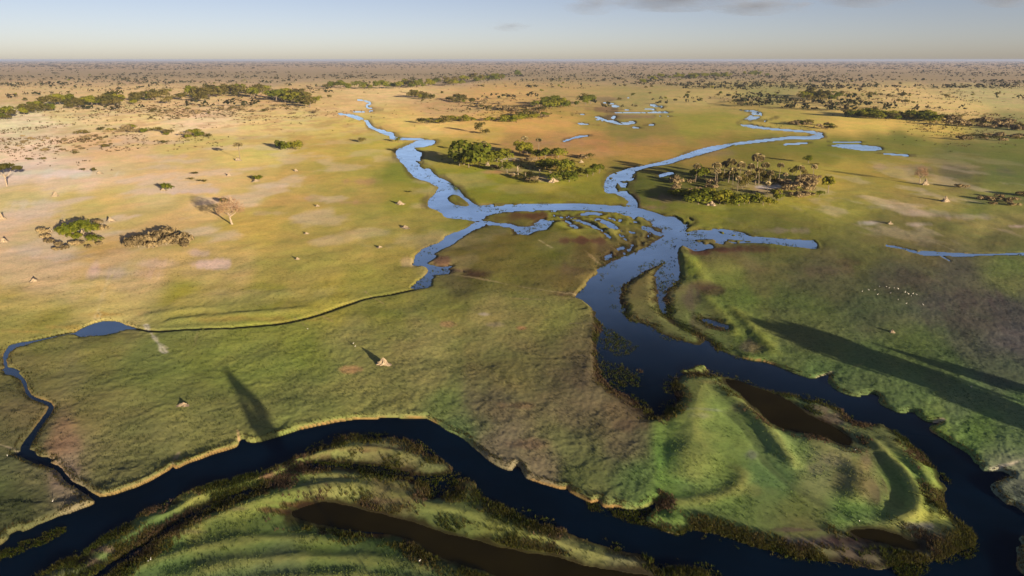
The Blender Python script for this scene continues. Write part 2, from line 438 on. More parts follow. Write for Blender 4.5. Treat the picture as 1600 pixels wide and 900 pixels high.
STROKES = [
    [(562,156,2),(575,159,3),(584,161,2.5),(573,164,2.5),(572,167,3),(585,170,4),(586,173,3.5),(573,175,2.5),(555,175,1.5)],
    [(528,177,1.5),(540,179,3),(560,184,4),(572,189,5),(577,196,7),(584,201,7),(600,207,7),(616,212,8),(608,216,5),(640,217,3),(662,218,3)],
    [(1147,225,5),(1200,219,4),(1235,215,5),(1265,216,6),(1284,213,8),(1281,209,6),(1265,206,3),(1225,203,3),(1200,201,4),(1175,198,4),(1150,194,5),
     (1160,187,4.5),(1183,182,5),(1190,178,5),(1180,176,3),(1160,172,2.5),(1140,170,1.5)],
    [(1193,190,3),(1203,187,4),(1213,183,4)],
    [(900,179,3),(920,181,3),(935,184,5),(955,190,4)], [(957,190,4),(970,194,7),(990,191,5)], [(1007,196,4),(1022,195,4)], [(960,166,3.5),(975,167,3)],
    [(957,176,2),(1000,176,2),(1055,175,2.8)], [(990,166,4),(993,162,3),(1007,158,3)], [(1017,164,3),(1032,167,3)], [(978,152,2.5),(988,154,2.5)],
    [(915,157,2),(930,158,2.5)], [(940,160,2),(955,162,2)], [(968,171,2.5),(985,172,2)], [(1000,170,2),(1020,171,2)], [(925,187,2),(945,189,3)], [(990,199,2),(1003,201,2)], [(1030,181,1.5),(1060,183,2)], [(905,193,1.5),(930,196,2)],
    [(1380,240,1.8),(1420,243,2)], [(1300,222,1.5),(1345,222,1.8)], [(1225,226,2),(1262,223,2)], [(1555,196,2),(1600,199,2)],
    [(880,221,2),(905,213,3),(920,212,2.5)], [(953,187,3),(962,182,2.5)],
    [(930,342,3),(941,346,5),(956,353,6),(970,363,8),(973,372,6),(983,377,3)], [(952,340,3),(968,344,5),(981,348,6),(1000,348,3)],
    [(905,336,3),(925,333,4),(940,336,3)], [(1012,357,3),(1022,364,3),(1035,368,4)], [(870,344,2.5),(890,341,2.5),(930,341,2.5)],
    [(880,338,2.5),(905,345,3),(925,352,2.5),(945,362,3),(955,375,2.5)], [(960,356,2.5),(985,362,3.5),(1000,372,3),(1005,385,2.5)], [(975,385,3),(960,395,3.5),(945,405,2.5)], [(1000,352,3),(1015,362,3.5),(1012,375,2.5)], [(865,337,2.5),(885,345,2.5),(900,356,2)], [(985,372,2.5),(990,385,3),(975,398,2.5)],
    [(1030,275,4),(1042,272,5),(1052,270,3)], [(1385,384,1.5),(1410,388,2.2),(1432,394,3)], [(1522,398,2.5),(1600,397,2.5),(1680,396,2.5)], [(1470,400,1.8),(1485,408,1.5)],
    [(122,519,2),(82,527,2.5),(50,534,3.5),(25,539,5),(16,545,6),(10,552,5),(7,563,6),(11,577,6),(25,585,6),(38,595,6),(42,612,6),(50,622,6),(70,628,6),
     (80,633,8),(79,642,9),(67,657,7),(55,675,10),(43,692,12),(37,703,14),(46,712,14),(57,720,10),(75,726,7),(92,732,6),(102,745,6),(110,755,6),
     (125,761,6),(137,770,6),(152,780,9)],
    [(120,925,16),(170,890,13),(200,868,10),(225,855,9),(262,828,10),(310,800,8),(350,783,8),(400,763,7),(440,755,4)],  # shaded wet step beside the bar, its shade drawn as dark water
    [(475,727,4),(540,727,9),(600,735,8),(640,742,9)], [(1100,500,4),(1118,505,8),(1138,512,6)],
]
ISLANDS = [
    [(1027,405),(1042,408),(1040,416),(1025,422),(1022,432),(1028,450),(1029,475),(1035,490),(1050,502),(1070,512),(1090,520),(1102,530),(1100,541),
     (1075,538),(1040,525),(1025,520),(1012,507),(990,505),(973,495),(973,482),(966,466),(967,458),(975,445),(990,433),(995,420),(1010,412)],
    [(1058,580),(1078,578),(1086,573),(1100,573),(1111,580),(1105,585),(1080,585)],
    [(697,308),(708,303),(718,306),(728,315),(735,322),(715,322),(702,316)],
    [(956,288),(963,283),(969,290),(971,299),(962,301),(955,297)],
    [(843,326),(858,323),(873,325),(873,328),(850,328)], [(893,327),(905,325),(920,328),(905,330)], [(817,325),(832,325),(828,327)],
    [(1024,359),(1034,356),(1042,362),(1036,366),(1026,364)], [(1000,580),(1004,579),(1004,582)],
]
WATER = [smooth_pts(p, 1, True) for p in (RIVER_LOWER, RIVER_BEND, CHANNEL_NORTHWEST, REACH_TOP, CHANNEL_NORTHEAST, BRANCH_EAST, CHANNEL_MIDDLE, POOL_MARSH,
                                          POND_WEST, POOL_EAST, POOL_FAREAST, OXBOW, POND_BAR, POND_TIP)] + [stroke(s, 0.8 if s[0][1] < 230 else 1.0) for s in STROKES]
GENTLE = [   # low point bars and marshes, where the ground slopes slowly into the water
    [(-100,1000),(60,897),(240,790),(400,732),(520,678),(640,676),(720,740),(770,775),(1030,868),(1140,890),(1200,1000)],
    [(1040,585),(1120,578),(1200,600),(1290,625),(1400,670),(1460,725),(1490,760),(1530,830),(1530,870),(1460,890),(1330,890),(1200,870),(1075,840),(1026,825),(1026,790),(1030,640)],
    [(925,480),(960,500),(960,560),(1060,600),(1060,660),(1000,660),(925,600)],
    [(960,400),(1040,395),(1075,440),(1130,500),(1160,560),(1060,560),(960,510)],
    [(740,322),(980,326),(1045,355),(1040,380),(960,420),(930,420),(930,380),(860,345),(800,370),(740,365)],
]
DARK_SHORE = [(925,480),(952,500),(955,560),(1060,585),(1075,640),(1040,680),(1000,680),(925,605)]  # bay shore where the ground colour is darkened

# low ridges and hollows of the old scroll bars: line, height (m), half width (m)
GULLIES = [   # narrow dry cuts: line, half width (m), depth (m)
    ([(205,512),(235,521),(262,520),(300,518),(350,516),(400,512),(455,506),(500,493),(550,477),(580,467),(610,462),(645,454)], 0.75, 0.9),
]
MARSH = [   # weedy reaches broken by grass islets: outline, share of land
    ([(740,318),(985,318),(1010,330),(1045,352),(1045,372),(1000,398),(960,410),(930,380),(925,345),(740,348)], 0.50),
    ([(1062,360),(1120,352),(1180,366),(1215,372),(1165,384),(1110,392),(1075,396),(1068,380)], 0.54),
    ([(1040,333),(1090,335),(1095,350),(1066,364),(1058,345)], 0.52), ([(640,245),(668,252),(700,284),(690,292),(668,275),(648,262)], 0.50),
    ([(640,395),(700,395),(740,430),(690,440),(660,420)], 0.42), ([(945,272),(1000,262),(1005,300),(975,310),(945,300)], 0.44), ([(1030,440),(1070,432),(1075,500),(1110,545),(1060,515),(1036,490)], 0.50),
]
RIDGES = [
    ([(1118,608),(1150,625),(1180,650),(1213,690),(1230,718),(1245,737)], 1.1, 1.9),
    ([(1100,590),(1085,640),(1080,700),(1070,760)], 0.9, 5.0),
    ([(1338,672),(1362,690),(1378,707),(1402,732),(1419,752),(1430,772),(1432,792),(1425,806),(1405,816),(1370,825)], 0.95, 1.5),
    ([(1372,684),(1410,708),(1438,735),(1457,762),(1468,790),(1466,812)], 0.8, 1.7),
    ([(1140,728),(1165,745),(1155,762),(1120,782),(1060,790),(1030,786)], 0.4, 1.8),
    ([(1250,680),(1290,705),(1330,720),(1345,745),(1340,775),(1330,790)], 0.65, 2.4),
    ([(1180,705),(1205,735),(1235,760),(1285,790),(1330,812)], -0.55, 1.4),
    ([(1365,705),(1392,740),(1410,775),(1400,800)], -0.6, 2.0),
    ([(1130,640),(1165,670),(1195,710)], -0.5, 2.0),
    ([(225,860),(300,826),(390,790),(470,768),(540,762),(600,768)], 0.8, 2.2),
    ([(600,770),(660,790),(730,805),(800,832),(880,850)], 0.55, 2.0),
    ([(420,740),(470,716),(540,702),(600,706),(660,722)], 0.5, 1.6),
    ([(430,752),(500,740),(580,745),(660,765)], 0.4, 1.4),
    ([(180,905),(260,872),(360,850),(450,842),(560,850)], 0.35, 1.6),
    ([(250,915),(360,885),(480,872),(600,880),(700,895)], 0.4, 1.8),
    ([(330,935),(450,905),(580,905),(690,925)], 0.4, 1.8),
    ([(1062,398),(1075,412),(1090,428),(1102,445)], 1.0, 3.6),
    ([(1098,462),(1122,488),(1142,515),(1150,528)], 0.6, 3.0),
    ([(1140,478),(1170,508),(1192,535),(1216,562)], 0.8, 2.8),
    ([(860,352),(900,345),(945,352),(955,366)], 1.0, 4.0),
    ([(880,364),(915,358),(950,368)], 0.8, 3.0),
    ([(250,508),(330,498),(420,492),(500,484)], 0.55, 2.5),
    ([(210,500),(270,490),(350,484)], 0.4, 2.5),
    ([(640,300),(665,296)], 0.0, 2.0),
]
# trodden paths: line, width in metres, seen colour, strength
PATHS = [
    ([(152,500),(154,488),(160,468),(166,450),(178,430)], 1.0, (200,175,120), 0.8),
    ([(228,510),(236,524),(243,535),(252,546),(258,556)], 0.9, (185,170,140), 0.95),
    ([(243,535),(262,549)], 0.5, (170,155,120), 0.6),
    ([(700,430),(760,440),(820,452),(870,460),(905,462)], 1.0, (150,130,90), 0.6),
    ([(800,470),(850,472),(905,468)], 0.9, (140,120,80), 0.5),
    ([(842,377),(862,389)], 1.4, (170,150,105), 0.7), ([(915,395),(935,412)], 1.2, (150,125,85), 0.6),
    ([(1440,373),(1465,382),(1490,392)], 1.2, (150,135,100), 0.6),
    ([(0,556),(8,554)], 1.0, (160,135,110), 0.8), ([(0,698),(18,703),(30,708)], 0.5, (165,145,115), 0.7),
    ([(310,522),(307,535),(304,545)], 0.5, (140,125,80), 0.5), ([(165,535),(175,552),(190,566)], 0.5, (130,115,70), 0.4),
    ([(490,488),(500,494),(520,505)], 0.5, (165,135,85), 0.6), ([(570,458),(577,464),(600,478)], 0.5, (165,135,95), 0.6),
    ([(460,498),(470,506),(480,514)], 0.5, (150,125,80), 0.5),
    ([(900,558),(935,560)], 0.5, (125,108,80), 0.6), ([(885,598),(935,592)], 0.5, (125,108,80), 0.6), ([(890,508),(935,508)], 0.5, (125,108,80), 0.5),
    ([(1272,594),(1300,583)], 0.8, (200,175,135), 0.9), ([(1300,583),(1330,578),(1350,570)], 0.5, (110,105,65), 0.5),
    ([(1548,735),(1575,731),(1600,722),(1650,712)], 0.8, (150,138,118), 0.75), ([(1455,662),(1472,660)], 0.8, (180,150,125), 0.8),
    ([(268,735),(272,722),(280,708)], 0.5, (150,130,100), 0.7), ([(374,690),(372,677)], 0.5, (175,140,100), 0.7),
]
# soft coloured patches: x, y, half width px, half height px, seen colour, strength
PATCHES = [
    (95,272,70,7,(222,203,182),0.9), (40,262,40,5,(215,195,170),0.6), (45,335,60,11,(214,184,160),0.75), (60,320,50,8,(216,190,165),0.7),
    (45,395,38,12,(212,182,160),0.8), (80,405,45,6,(205,178,150),0.6), (185,430,60,14,(203,170,148),0.75), (230,415,50,9,(198,168,140),0.6),
    (325,415,38,8,(205,175,155),0.75), (310,398,22,7,(196,165,148),0.6), (300,300,45,5,(205,180,170),0.7), (430,292,45,4,(208,180,150),0.6),
    (250,262,30,4,(205,175,150),0.5), (255,245,40,4,(212,182,150),0.6), (420,335,30,4,(200,165,130),0.4), (640,412,18,8,(185,155,110),0.6),
    (490,312,28,5,(190,155,125),0.5), (540,318,30,6,(178,130,100),0.5), (560,285,30,6,(175,130,95),0.5),
    (1360,349,18,5,(195,172,160),0.8), (1435,352,20,4,(180,160,140),0.6), (1515,340,40,6,(160,140,120),0.5), (1450,335,50,6,(158,138,118),0.5),
    (1592,355,20,4,(175,150,135),0.6), (1225,362,35,5,(135,115,95),0.7), (1375,325,30,5,(150,140,120),0.4),
    (545,582,24,6,(170,125,85),0.7), (700,510,18,5,(165,125,85),0.6), (775,510,16,4,(150,130,100),0.5), (755,495,10,3,(165,150,130),0.6), (815,515,10,4,(165,115,80),0.7),
    (810,640,30,8,(105,75,55),0.4), (820,700,40,10,(110,85,66),0.5), (95,700,40,14,(120,95,72),0.5), (110,740,30,14,(122,105,85),0.6),
    (1210,305,45,9,(150,130,105),0.5), (1190,292,60,8,(150,125,95),0.5), (1235,288,20,4,(205,190,185),0.8), (1215,293,30,3,(200,185,180),0.7), (800,268,40,6,(150,130,110),0.4), (800,250,30,3,(200,175,160),0.6),
    (855,281,22,4,(205,165,130),0.6), (770,270,20,3,(190,135,85),0.6),
    (830,338,40,8,(85,48,32),0.85), (790,342,30,6,(90,70,35),0.5), (910,378,40,6,(85,50,36),0.85), (950,392,24,12,(88,64,40),0.5), (740,432,30,10,(70,46,36),0.8), (690,410,16,7,(90,52,34),0.8), (720,425,28,6,(68,44,38),0.7),
    (1125,392,45,6,(78,48,38),0.85), (1180,390,40,7,(80,52,40),0.75), (1100,398,18,5,(85,55,42),0.8), (1060,452,40,8,(95,70,55),0.3), (900,425,26,12,(95,70,50),0.5), (880,462,40,6,(85,62,48),0.6),
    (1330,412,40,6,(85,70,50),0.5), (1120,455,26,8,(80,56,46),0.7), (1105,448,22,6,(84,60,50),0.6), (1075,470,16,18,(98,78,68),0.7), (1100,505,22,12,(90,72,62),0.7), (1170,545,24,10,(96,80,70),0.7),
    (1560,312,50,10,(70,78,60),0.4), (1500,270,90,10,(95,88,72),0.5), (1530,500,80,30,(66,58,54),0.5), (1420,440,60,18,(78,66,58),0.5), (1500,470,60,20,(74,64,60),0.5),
    (1290,425,40,10,(84,66,54),0.4), (850,225,60,8,(168,122,86),0.5), (930,240,40,6,(185,140,85),0.5), (1010,222,60,8,(165,125,85),0.4), (1120,240,40,6,(140,112,85),0.5),
    (945,155,35,4,(125,100,80),0.6), (940,172,30,4,(115,85,66),0.7), (985,183,45,4,(118,90,80),0.6), (1400,262,60,5,(150,125,105),0.4), (1050,160,50,3,(190,160,105),0.5), (1150,155,60,3,(185,152,105),0.5),
    (1020,345,16,6,(110,90,60),0.4), (1035,312,40,8,(125,96,76),0.6), (1020,325,24,5,(130,100,80),0.6),
    # scroll bars of the lower meander
    (560,705,80,5,(98,62,45),0.85), (470,715,40,6,(105,66,50),0.85), (400,745,40,8,(112,72,58),0.85), (480,735,50,5,(98,60,46),0.8), (640,752,50,5,(95,58,42),0.8), (600,742,70,3,(60,45,32),0.6),
    (620,785,60,5,(105,80,58),0.7), (700,782,30,6,(85,62,50),0.6), (480,790,60,5,(98,62,42),0.85), (430,800,30,5,(96,60,40),0.8), (560,835,60,4,(62,36,22),0.8), (640,840,30,4,(85,66,55),0.7), (680,865,30,5,(60,40,30),0.7),
    (360,800,40,4,(95,78,62),0.7), (280,835,40,5,(88,72,60),0.6), (170,860,30,7,(105,80,66),0.8), (140,880,24,7,(100,78,64),0.8), (200,832,20,6,(98,70,50),0.6), (770,795,26,7,(88,68,55),0.7), (470,762,60,3,(112,98,66),0.5), 
    (1180,850,60,8,(104,92,76),0.7), (1270,850,60,12,(98,82,74),0.8), (1320,845,50,12,(66,46,44),0.8), (1250,830,50,5,(86,66,58),0.7), (1370,862,40,10,(52,42,36),0.8), (1430,825,30,6,(120,112,100),0.7), (1450,850,26,12,(66,62,52),0.7),
    (1310,655,40,9,(106,82,72),0.75), (1270,640,30,6,(110,88,74),0.7), (1350,725,14,20,(112,90,66),0.7), (1370,770,24,24,(82,70,54),0.75), (1300,720,30,14,(132,124,86),0.7), (1280,735,20,8,(128,122,84),0.5), (1175,712,16,9,(89,89,89),0.51), (1095,655,18,6,(135,139,121),0.425), (1100,645,30,3,(130,139,127),0.34),
    (1155,640,20,8,(92,78,60),0.5), (1110,600,30,6,(80,66,46),0.6), (1000,640,26,10,(80,62,46),0.5), (960,560,14,24,(74,58,44),0.4), (905,590,30,24,(88,72,56),0.4), (985,668,40,12,(86,68,52),0.5),
    (1575,775,40,20,(86,88,70),0.7), (1600,760,30,20,(88,90,74),0.7), (1600,870,16,40,(82,86,66),0.7), (1430,745,14,10,(77,97,48),0.34),
    (1070,800,40,10,(89,104,51),0.425), (1090,690,40,40,(92,113,51),0.425), (1080,760,50,24,(75,104,55),0.425), (1160,770,40,10,(106,106,51),0.425), (1350,810,60,10,(79,104,53),0.425), (1440,810,30,8,(135,130,42),0.6), (1465,780,12,24,(120,120,38),0.5),
    (1085,420,18,12,(125,130,46),0.6), (1110,500,18,20,(108,108,50),0.4), (1200,530,18,16,(120,120,60),0.5), (1185,548,16,10,(150,125,80),0.4), (1000,470,28,24,(112,104,50),0.6),
    (920,350,40,8,(140,130,46),0.6), (890,352,24,6,(120,118,40),0.6), (340,500,80,6,(128,112,36),0.6), (420,480,80,10,(118,112,38),0.5), (170,494,40,5,(190,140,72),0.7), (110,515,50,4,(178,142,70),0.6), (45,522,40,4,(170,135,70),0.6), (400,503,90,4,(150,125,56),0.5),
    (210,530,30,5,(96,88,48),0.5), (160,535,60,6,(98,92,50),0.5), (550,490,80,8,(100,100,42),0.4), (760,320,30,3,(150,125,80),0.6), (880,310,60,5,(120,112,45),0.5), (990,285,30,12,(92,92,44),0.4),
    (640,255,16,20,(118,118,44),0.5), (1240,215,60,5,(112,105,60),0.4), (760,238,60,5,(110,112,52),0.5),
]
# seen ground colours at survey points
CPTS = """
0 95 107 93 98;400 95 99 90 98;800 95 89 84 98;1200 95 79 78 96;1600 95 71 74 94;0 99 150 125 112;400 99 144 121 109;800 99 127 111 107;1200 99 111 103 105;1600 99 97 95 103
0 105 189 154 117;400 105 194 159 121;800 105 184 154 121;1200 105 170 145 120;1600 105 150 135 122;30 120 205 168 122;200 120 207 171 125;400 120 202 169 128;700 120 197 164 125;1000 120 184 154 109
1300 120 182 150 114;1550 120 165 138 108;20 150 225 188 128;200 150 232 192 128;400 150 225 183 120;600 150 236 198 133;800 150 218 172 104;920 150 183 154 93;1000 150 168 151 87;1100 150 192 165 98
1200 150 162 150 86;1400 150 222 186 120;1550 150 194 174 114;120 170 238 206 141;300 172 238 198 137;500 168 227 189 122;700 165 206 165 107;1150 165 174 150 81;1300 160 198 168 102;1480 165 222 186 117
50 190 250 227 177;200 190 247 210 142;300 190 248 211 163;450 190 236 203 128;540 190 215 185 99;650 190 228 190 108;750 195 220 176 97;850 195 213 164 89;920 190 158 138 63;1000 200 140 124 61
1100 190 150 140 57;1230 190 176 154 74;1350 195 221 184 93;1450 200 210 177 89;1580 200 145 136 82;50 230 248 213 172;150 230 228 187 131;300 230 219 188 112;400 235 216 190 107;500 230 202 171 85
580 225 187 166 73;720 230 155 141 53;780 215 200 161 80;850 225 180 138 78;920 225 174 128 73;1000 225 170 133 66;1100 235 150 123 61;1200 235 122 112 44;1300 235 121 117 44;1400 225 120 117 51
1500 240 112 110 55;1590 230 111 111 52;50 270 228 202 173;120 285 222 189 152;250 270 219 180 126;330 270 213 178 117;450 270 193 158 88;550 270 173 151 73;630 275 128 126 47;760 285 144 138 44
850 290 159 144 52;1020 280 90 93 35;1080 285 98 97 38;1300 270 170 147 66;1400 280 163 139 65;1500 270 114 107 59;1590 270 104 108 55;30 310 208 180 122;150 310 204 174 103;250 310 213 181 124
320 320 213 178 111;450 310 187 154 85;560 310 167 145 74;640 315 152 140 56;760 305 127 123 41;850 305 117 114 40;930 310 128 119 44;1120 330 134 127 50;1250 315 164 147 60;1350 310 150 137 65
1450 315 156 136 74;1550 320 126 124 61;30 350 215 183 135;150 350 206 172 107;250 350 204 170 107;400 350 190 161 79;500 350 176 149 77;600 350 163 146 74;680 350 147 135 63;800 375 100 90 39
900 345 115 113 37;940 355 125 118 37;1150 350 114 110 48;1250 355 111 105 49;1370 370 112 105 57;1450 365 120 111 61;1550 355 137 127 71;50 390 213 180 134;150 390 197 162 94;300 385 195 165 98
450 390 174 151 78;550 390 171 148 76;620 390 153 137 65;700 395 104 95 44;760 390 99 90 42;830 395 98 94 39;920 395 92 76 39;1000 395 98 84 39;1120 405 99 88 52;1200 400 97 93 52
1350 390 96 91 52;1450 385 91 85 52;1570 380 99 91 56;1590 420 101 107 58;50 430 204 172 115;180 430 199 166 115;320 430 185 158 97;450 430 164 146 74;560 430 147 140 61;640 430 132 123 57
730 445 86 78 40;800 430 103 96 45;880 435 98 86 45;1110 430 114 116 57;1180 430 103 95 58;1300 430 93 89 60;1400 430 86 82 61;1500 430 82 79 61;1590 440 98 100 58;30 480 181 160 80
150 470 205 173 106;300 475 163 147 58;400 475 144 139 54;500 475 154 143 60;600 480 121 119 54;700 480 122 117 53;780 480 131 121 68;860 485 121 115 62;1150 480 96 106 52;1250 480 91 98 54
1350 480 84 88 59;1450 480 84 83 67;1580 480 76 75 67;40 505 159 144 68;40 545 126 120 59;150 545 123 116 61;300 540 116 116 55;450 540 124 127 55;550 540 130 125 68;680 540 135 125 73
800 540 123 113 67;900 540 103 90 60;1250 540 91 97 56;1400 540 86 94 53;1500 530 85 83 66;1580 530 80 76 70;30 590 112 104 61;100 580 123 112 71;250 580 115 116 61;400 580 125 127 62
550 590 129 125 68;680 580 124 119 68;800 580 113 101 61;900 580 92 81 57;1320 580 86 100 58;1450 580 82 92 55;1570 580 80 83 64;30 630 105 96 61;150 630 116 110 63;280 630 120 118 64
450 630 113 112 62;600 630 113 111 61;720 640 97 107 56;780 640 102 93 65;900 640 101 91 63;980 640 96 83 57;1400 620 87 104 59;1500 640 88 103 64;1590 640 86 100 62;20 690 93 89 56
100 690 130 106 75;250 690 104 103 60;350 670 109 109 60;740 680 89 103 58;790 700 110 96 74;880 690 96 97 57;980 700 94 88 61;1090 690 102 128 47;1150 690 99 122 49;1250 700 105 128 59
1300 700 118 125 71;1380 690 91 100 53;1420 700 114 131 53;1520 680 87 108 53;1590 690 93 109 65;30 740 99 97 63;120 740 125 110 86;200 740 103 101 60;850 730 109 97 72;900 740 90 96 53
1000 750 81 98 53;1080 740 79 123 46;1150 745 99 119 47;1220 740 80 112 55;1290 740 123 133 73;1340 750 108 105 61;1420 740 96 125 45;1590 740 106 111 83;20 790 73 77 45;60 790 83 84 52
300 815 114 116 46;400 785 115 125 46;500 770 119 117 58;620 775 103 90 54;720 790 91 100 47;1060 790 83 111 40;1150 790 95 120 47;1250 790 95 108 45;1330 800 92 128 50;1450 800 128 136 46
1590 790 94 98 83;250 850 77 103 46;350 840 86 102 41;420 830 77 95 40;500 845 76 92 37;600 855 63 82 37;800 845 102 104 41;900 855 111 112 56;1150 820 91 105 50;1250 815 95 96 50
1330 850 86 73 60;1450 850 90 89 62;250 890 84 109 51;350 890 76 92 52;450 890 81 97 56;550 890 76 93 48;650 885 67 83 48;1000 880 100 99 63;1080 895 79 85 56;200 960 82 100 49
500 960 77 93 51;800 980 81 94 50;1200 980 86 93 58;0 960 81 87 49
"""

# ------------------------------------------------------------------ the ground: one sheet to the horizon, finer where it is near
def build_ground():
    ys = []
    y = HORIZON + 1.4
    while y < 1010:
        ys.append(y)
        d = y - HORIZON
        y += 0.25 if d < 6 else (0.5 if d < 20 else (0.9 if d < 60 else 1.4))
    ys = np.array(ys)
    v = (ys - 450.0) / FPX
    zd = H / (SP + v * CP)
    Yr = zd * (CP - v * SP)
    extra = np.array([80, 70, 58, 45, 30, 10, -20, -60, -120, -220, -400.0])
    Yr = np.concatenate([Yr, extra])
    zd = np.concatenate([zd, np.maximum(extra * CP + H * SP, 70.0)])
    xs = np.arange(-30, 1631, 1.4)
    side = np.array([8, 20, 36, 56, 80, 110, 150, 200, 260, 340, 440, 560, 720, 940, 1250, 1700, 2300, 3200.0])
    xs = np.concatenate([(-30 - side)[::-1], xs, 1630 + side])
    s = (xs - 800.0) / FPX
    nr, nc = len(Yr), len(s)
    X = (zd[:, None] * s[None, :]).ravel()
    Y = np.repeat(Yr, nc)
    yy = np.concatenate([ys, np.linspace(1012, 1500, len(extra))])
    PX = np.tile(xs, nr); PY = np.repeat(yy, nc)
    D = np.repeat(zd, nc)
    mpp = D / FPX
    # water distance field
    ragged = (fbm(X / 2.4, Y / 2.4, 3, 11) - 0.5) * 1.3 + (fbm(X / 9.0, Y / 9.0, 2, 15) - 0.5) * 1.2
    W = np.full(X.shape, -30.0)
    Wm = np.full(X.shape, -30.0)
    for i, p in enumerate(WATER):
        q = poly_sdf(PA(p), X, Y, 30.0)
        W = np.maximum(W, q)
        if i < 2: Wm = np.maximum(Wm, q)
    for p in ISLANDS:
        I = poly_sdf(PA(smooth_pts(p, 1, True)), X, Y, 30.0)
        W = np.where(I > -30, np.minimum(W, -I), W)
    weed = fbm(X / 7.0, Y / 13.0, 3, 27)
    for p, share in MARSH:
        I = sstep(-1.0, 4.0, poly_sdf(PA(p), X, Y, 6.0))
        W = np.where(I > 0, np.minimum(W, (1.02 - share - weed) * 26 + (1 - I) * 20), W)
    for c in ([(745,333,13),(800,324,9),(900,323,9),(985,327,11),(1035,345,18),(1052,362,22),(1045,385,30),(1000,410,34),(940,440,40)], [(1066,372,8),(1120,370,5),(1180,374,7),(1270,381,10)],
              [(640,232,12),(640,255,14),(665,275,12),(690,288,12)], [(650,408,8),(690,385,8),(745,353,6)], [(990,266,9),(960,278,10),(958,300,4),(985,310,6),(988,325,8)]):
        W = np.maximum(W, poly_sdf(PA(stroke(c)), X, Y, 30.0))
    W = W + (fbm(X / (D * 0.016), Y / (D * 0.05), 3, 28) - 0.5) * np.minimum(D, 1500) * 0.030 * sstep(600, 1000, D) * (W > -29.5)
    W = np.where(D > 650, np.minimum(W, (0.60 - fbm(X / 16.0, Y / 70.0, 3, 29)) * 80 + 60 * (1 - sstep(650, 900, D))), W)
    gentle = np.zeros(X.shape)
    for p in GENTLE:
        gentle = np.maximum(gentle, sstep(-2.0, 2.0, poly_sdf(PA(p), X, Y, 8.0)))
    dark_shore = sstep(-2, 3, poly_sdf(PA(DARK_SHORE), X, Y, 8.0))
    notch = sstep(0.60, 0.74, fbm(X / 6.0, Y / 6.0, 2, 17)) * 0.9
    W = W + notch * (1 - gentle) * (1 - sstep(200, 500, D)) * (W > -6)
    W = W + ragged * np.clip(0.35 + 0.7 * gentle, 0, 1) * np.clip(D / 160.0, 0.6, 4.0) * (W > -8)
    W0 = W
    # height
    plain = 0.40 + 0.45 * (1 - sstep(180, 700, D))
    plain = plain * (1 - 0.35 * gentle)
    minor = np.clip((W - Wm) / 1.5, 0, 1) * np.exp(-np.maximum(-W, 0) / 5.0)       # side streams have low banks
    plain = plain * (1 - 0.62 * minor) * (0.55 + 0.75 * fbm(X / 16.0, Y / 16.0, 2, 19)) * (1 - 0.35 * sstep(1050, 1250, PX))
    bw = 0.45 + 0.9 * fbm(X / 5.0, Y / 5.0, 2, 18) + gentle * 3.0
    d = np.maximum(-W, 0)
    bank = np.clip(d / bw, 0, 1)
    bank = np.where(gentle > 0.5, sstep(0, 1, bank), bank ** 0.7)
    Z = np.where(W > 0, -np.minimum(W * 0.5, 1.0) - 0.05, 0.02 + plain * bank)
    land = sstep(0.1, 2.0, d)
    near = 1 - sstep(250, 900, D)
    relief = (fbm(X / 38.0, Y / 38.0, 3, 21) - 0.5) * 0.9 + (fbm(X / 7.0, Y / 7.0, 3, 22) - 0.5) * 0.34 * near
    relief += (fbm(X / 1.5, Y / 1.5, 3, 23, 0.65) - 0.5) * 0.25 * (1 - sstep(150, 420, D))
    relief = relief * (1 - 0.78 * gentle)
    Z += land * np.maximum(relief, -plain * 0.7) * (1 - sstep(3000, 9000, D))
    hump = np.zeros(X.shape); crest = np.zeros(X.shape); swale = np.zeros(X.shape)
    bend = fbm(X / 6.0, Y / 6.0, 3, 34) - 0.5; wob = 0.78 + 0.44 * fbm(X / 7.0, Y / 7.0, 2, 31); pinch = 0.7 + 0.8 * fbm(X / 9.0, Y / 9.0, 2, 33); stray = fbm(X / 5.0, Y / 5.0, 3, 66) - 0.5
    for line, hgt, hw in RIDGES:
        if hgt == 0: continue
        ld, par = line_dist(PA(smooth_pts(line, 2)), X, Y, hw * 4)
        ld = np.maximum(ld + bend * hw * 0.7, 0)
        fade = sstep(0, 0.22, par) * (1 - sstep(0.78, 1, par)) * 0.9 + 0.1
        (crest if hgt > 0 else swale)[:] = np.maximum(crest if hgt > 0 else swale, np.exp(-(ld / (hw * 0.75)) ** 2) * (ld < hw * 3.9) * fade)
        hump += 0.62 * hgt * np.exp(-(ld / hw) ** 2 * 1.2) * (ld < hw * 3.9) * fade * wob
    Z += np.where(W < 0, np.maximum(hump, -0.55 * plain) * sstep(0.0, 2.0, d), 0)
    gul = np.zeros(X.shape)
    for line, hw, dep in GULLIES:
        ld, par = line_dist(PA(smooth_pts(line, 2)), X, Y, 8.0)
        gul = np.maximum(gul, np.exp(-(ld / (hw * pinch)) ** 2))
    Z = Z - np.where(W < 0, gul * 0.8, 0)
    # far swells so that the plain is not dead level
    Z += land * np.maximum(fbm(X / 420.0, Y / 420.0, 3, 41) - 0.35, 0) * 6.0 * sstep(500, 2500, D)
    Z = np.where(W > 0, Z, np.maximum(Z, 0.04))

    # colour
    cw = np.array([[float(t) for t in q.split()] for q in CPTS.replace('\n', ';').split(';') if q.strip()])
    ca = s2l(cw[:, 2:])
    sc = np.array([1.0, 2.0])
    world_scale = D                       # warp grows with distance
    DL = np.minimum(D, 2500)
    qx = PX + (fbm(X / (DL * 0.05 + 4), Y / (DL * 0.10 + 6), 3, 52) - 0.5) * 90
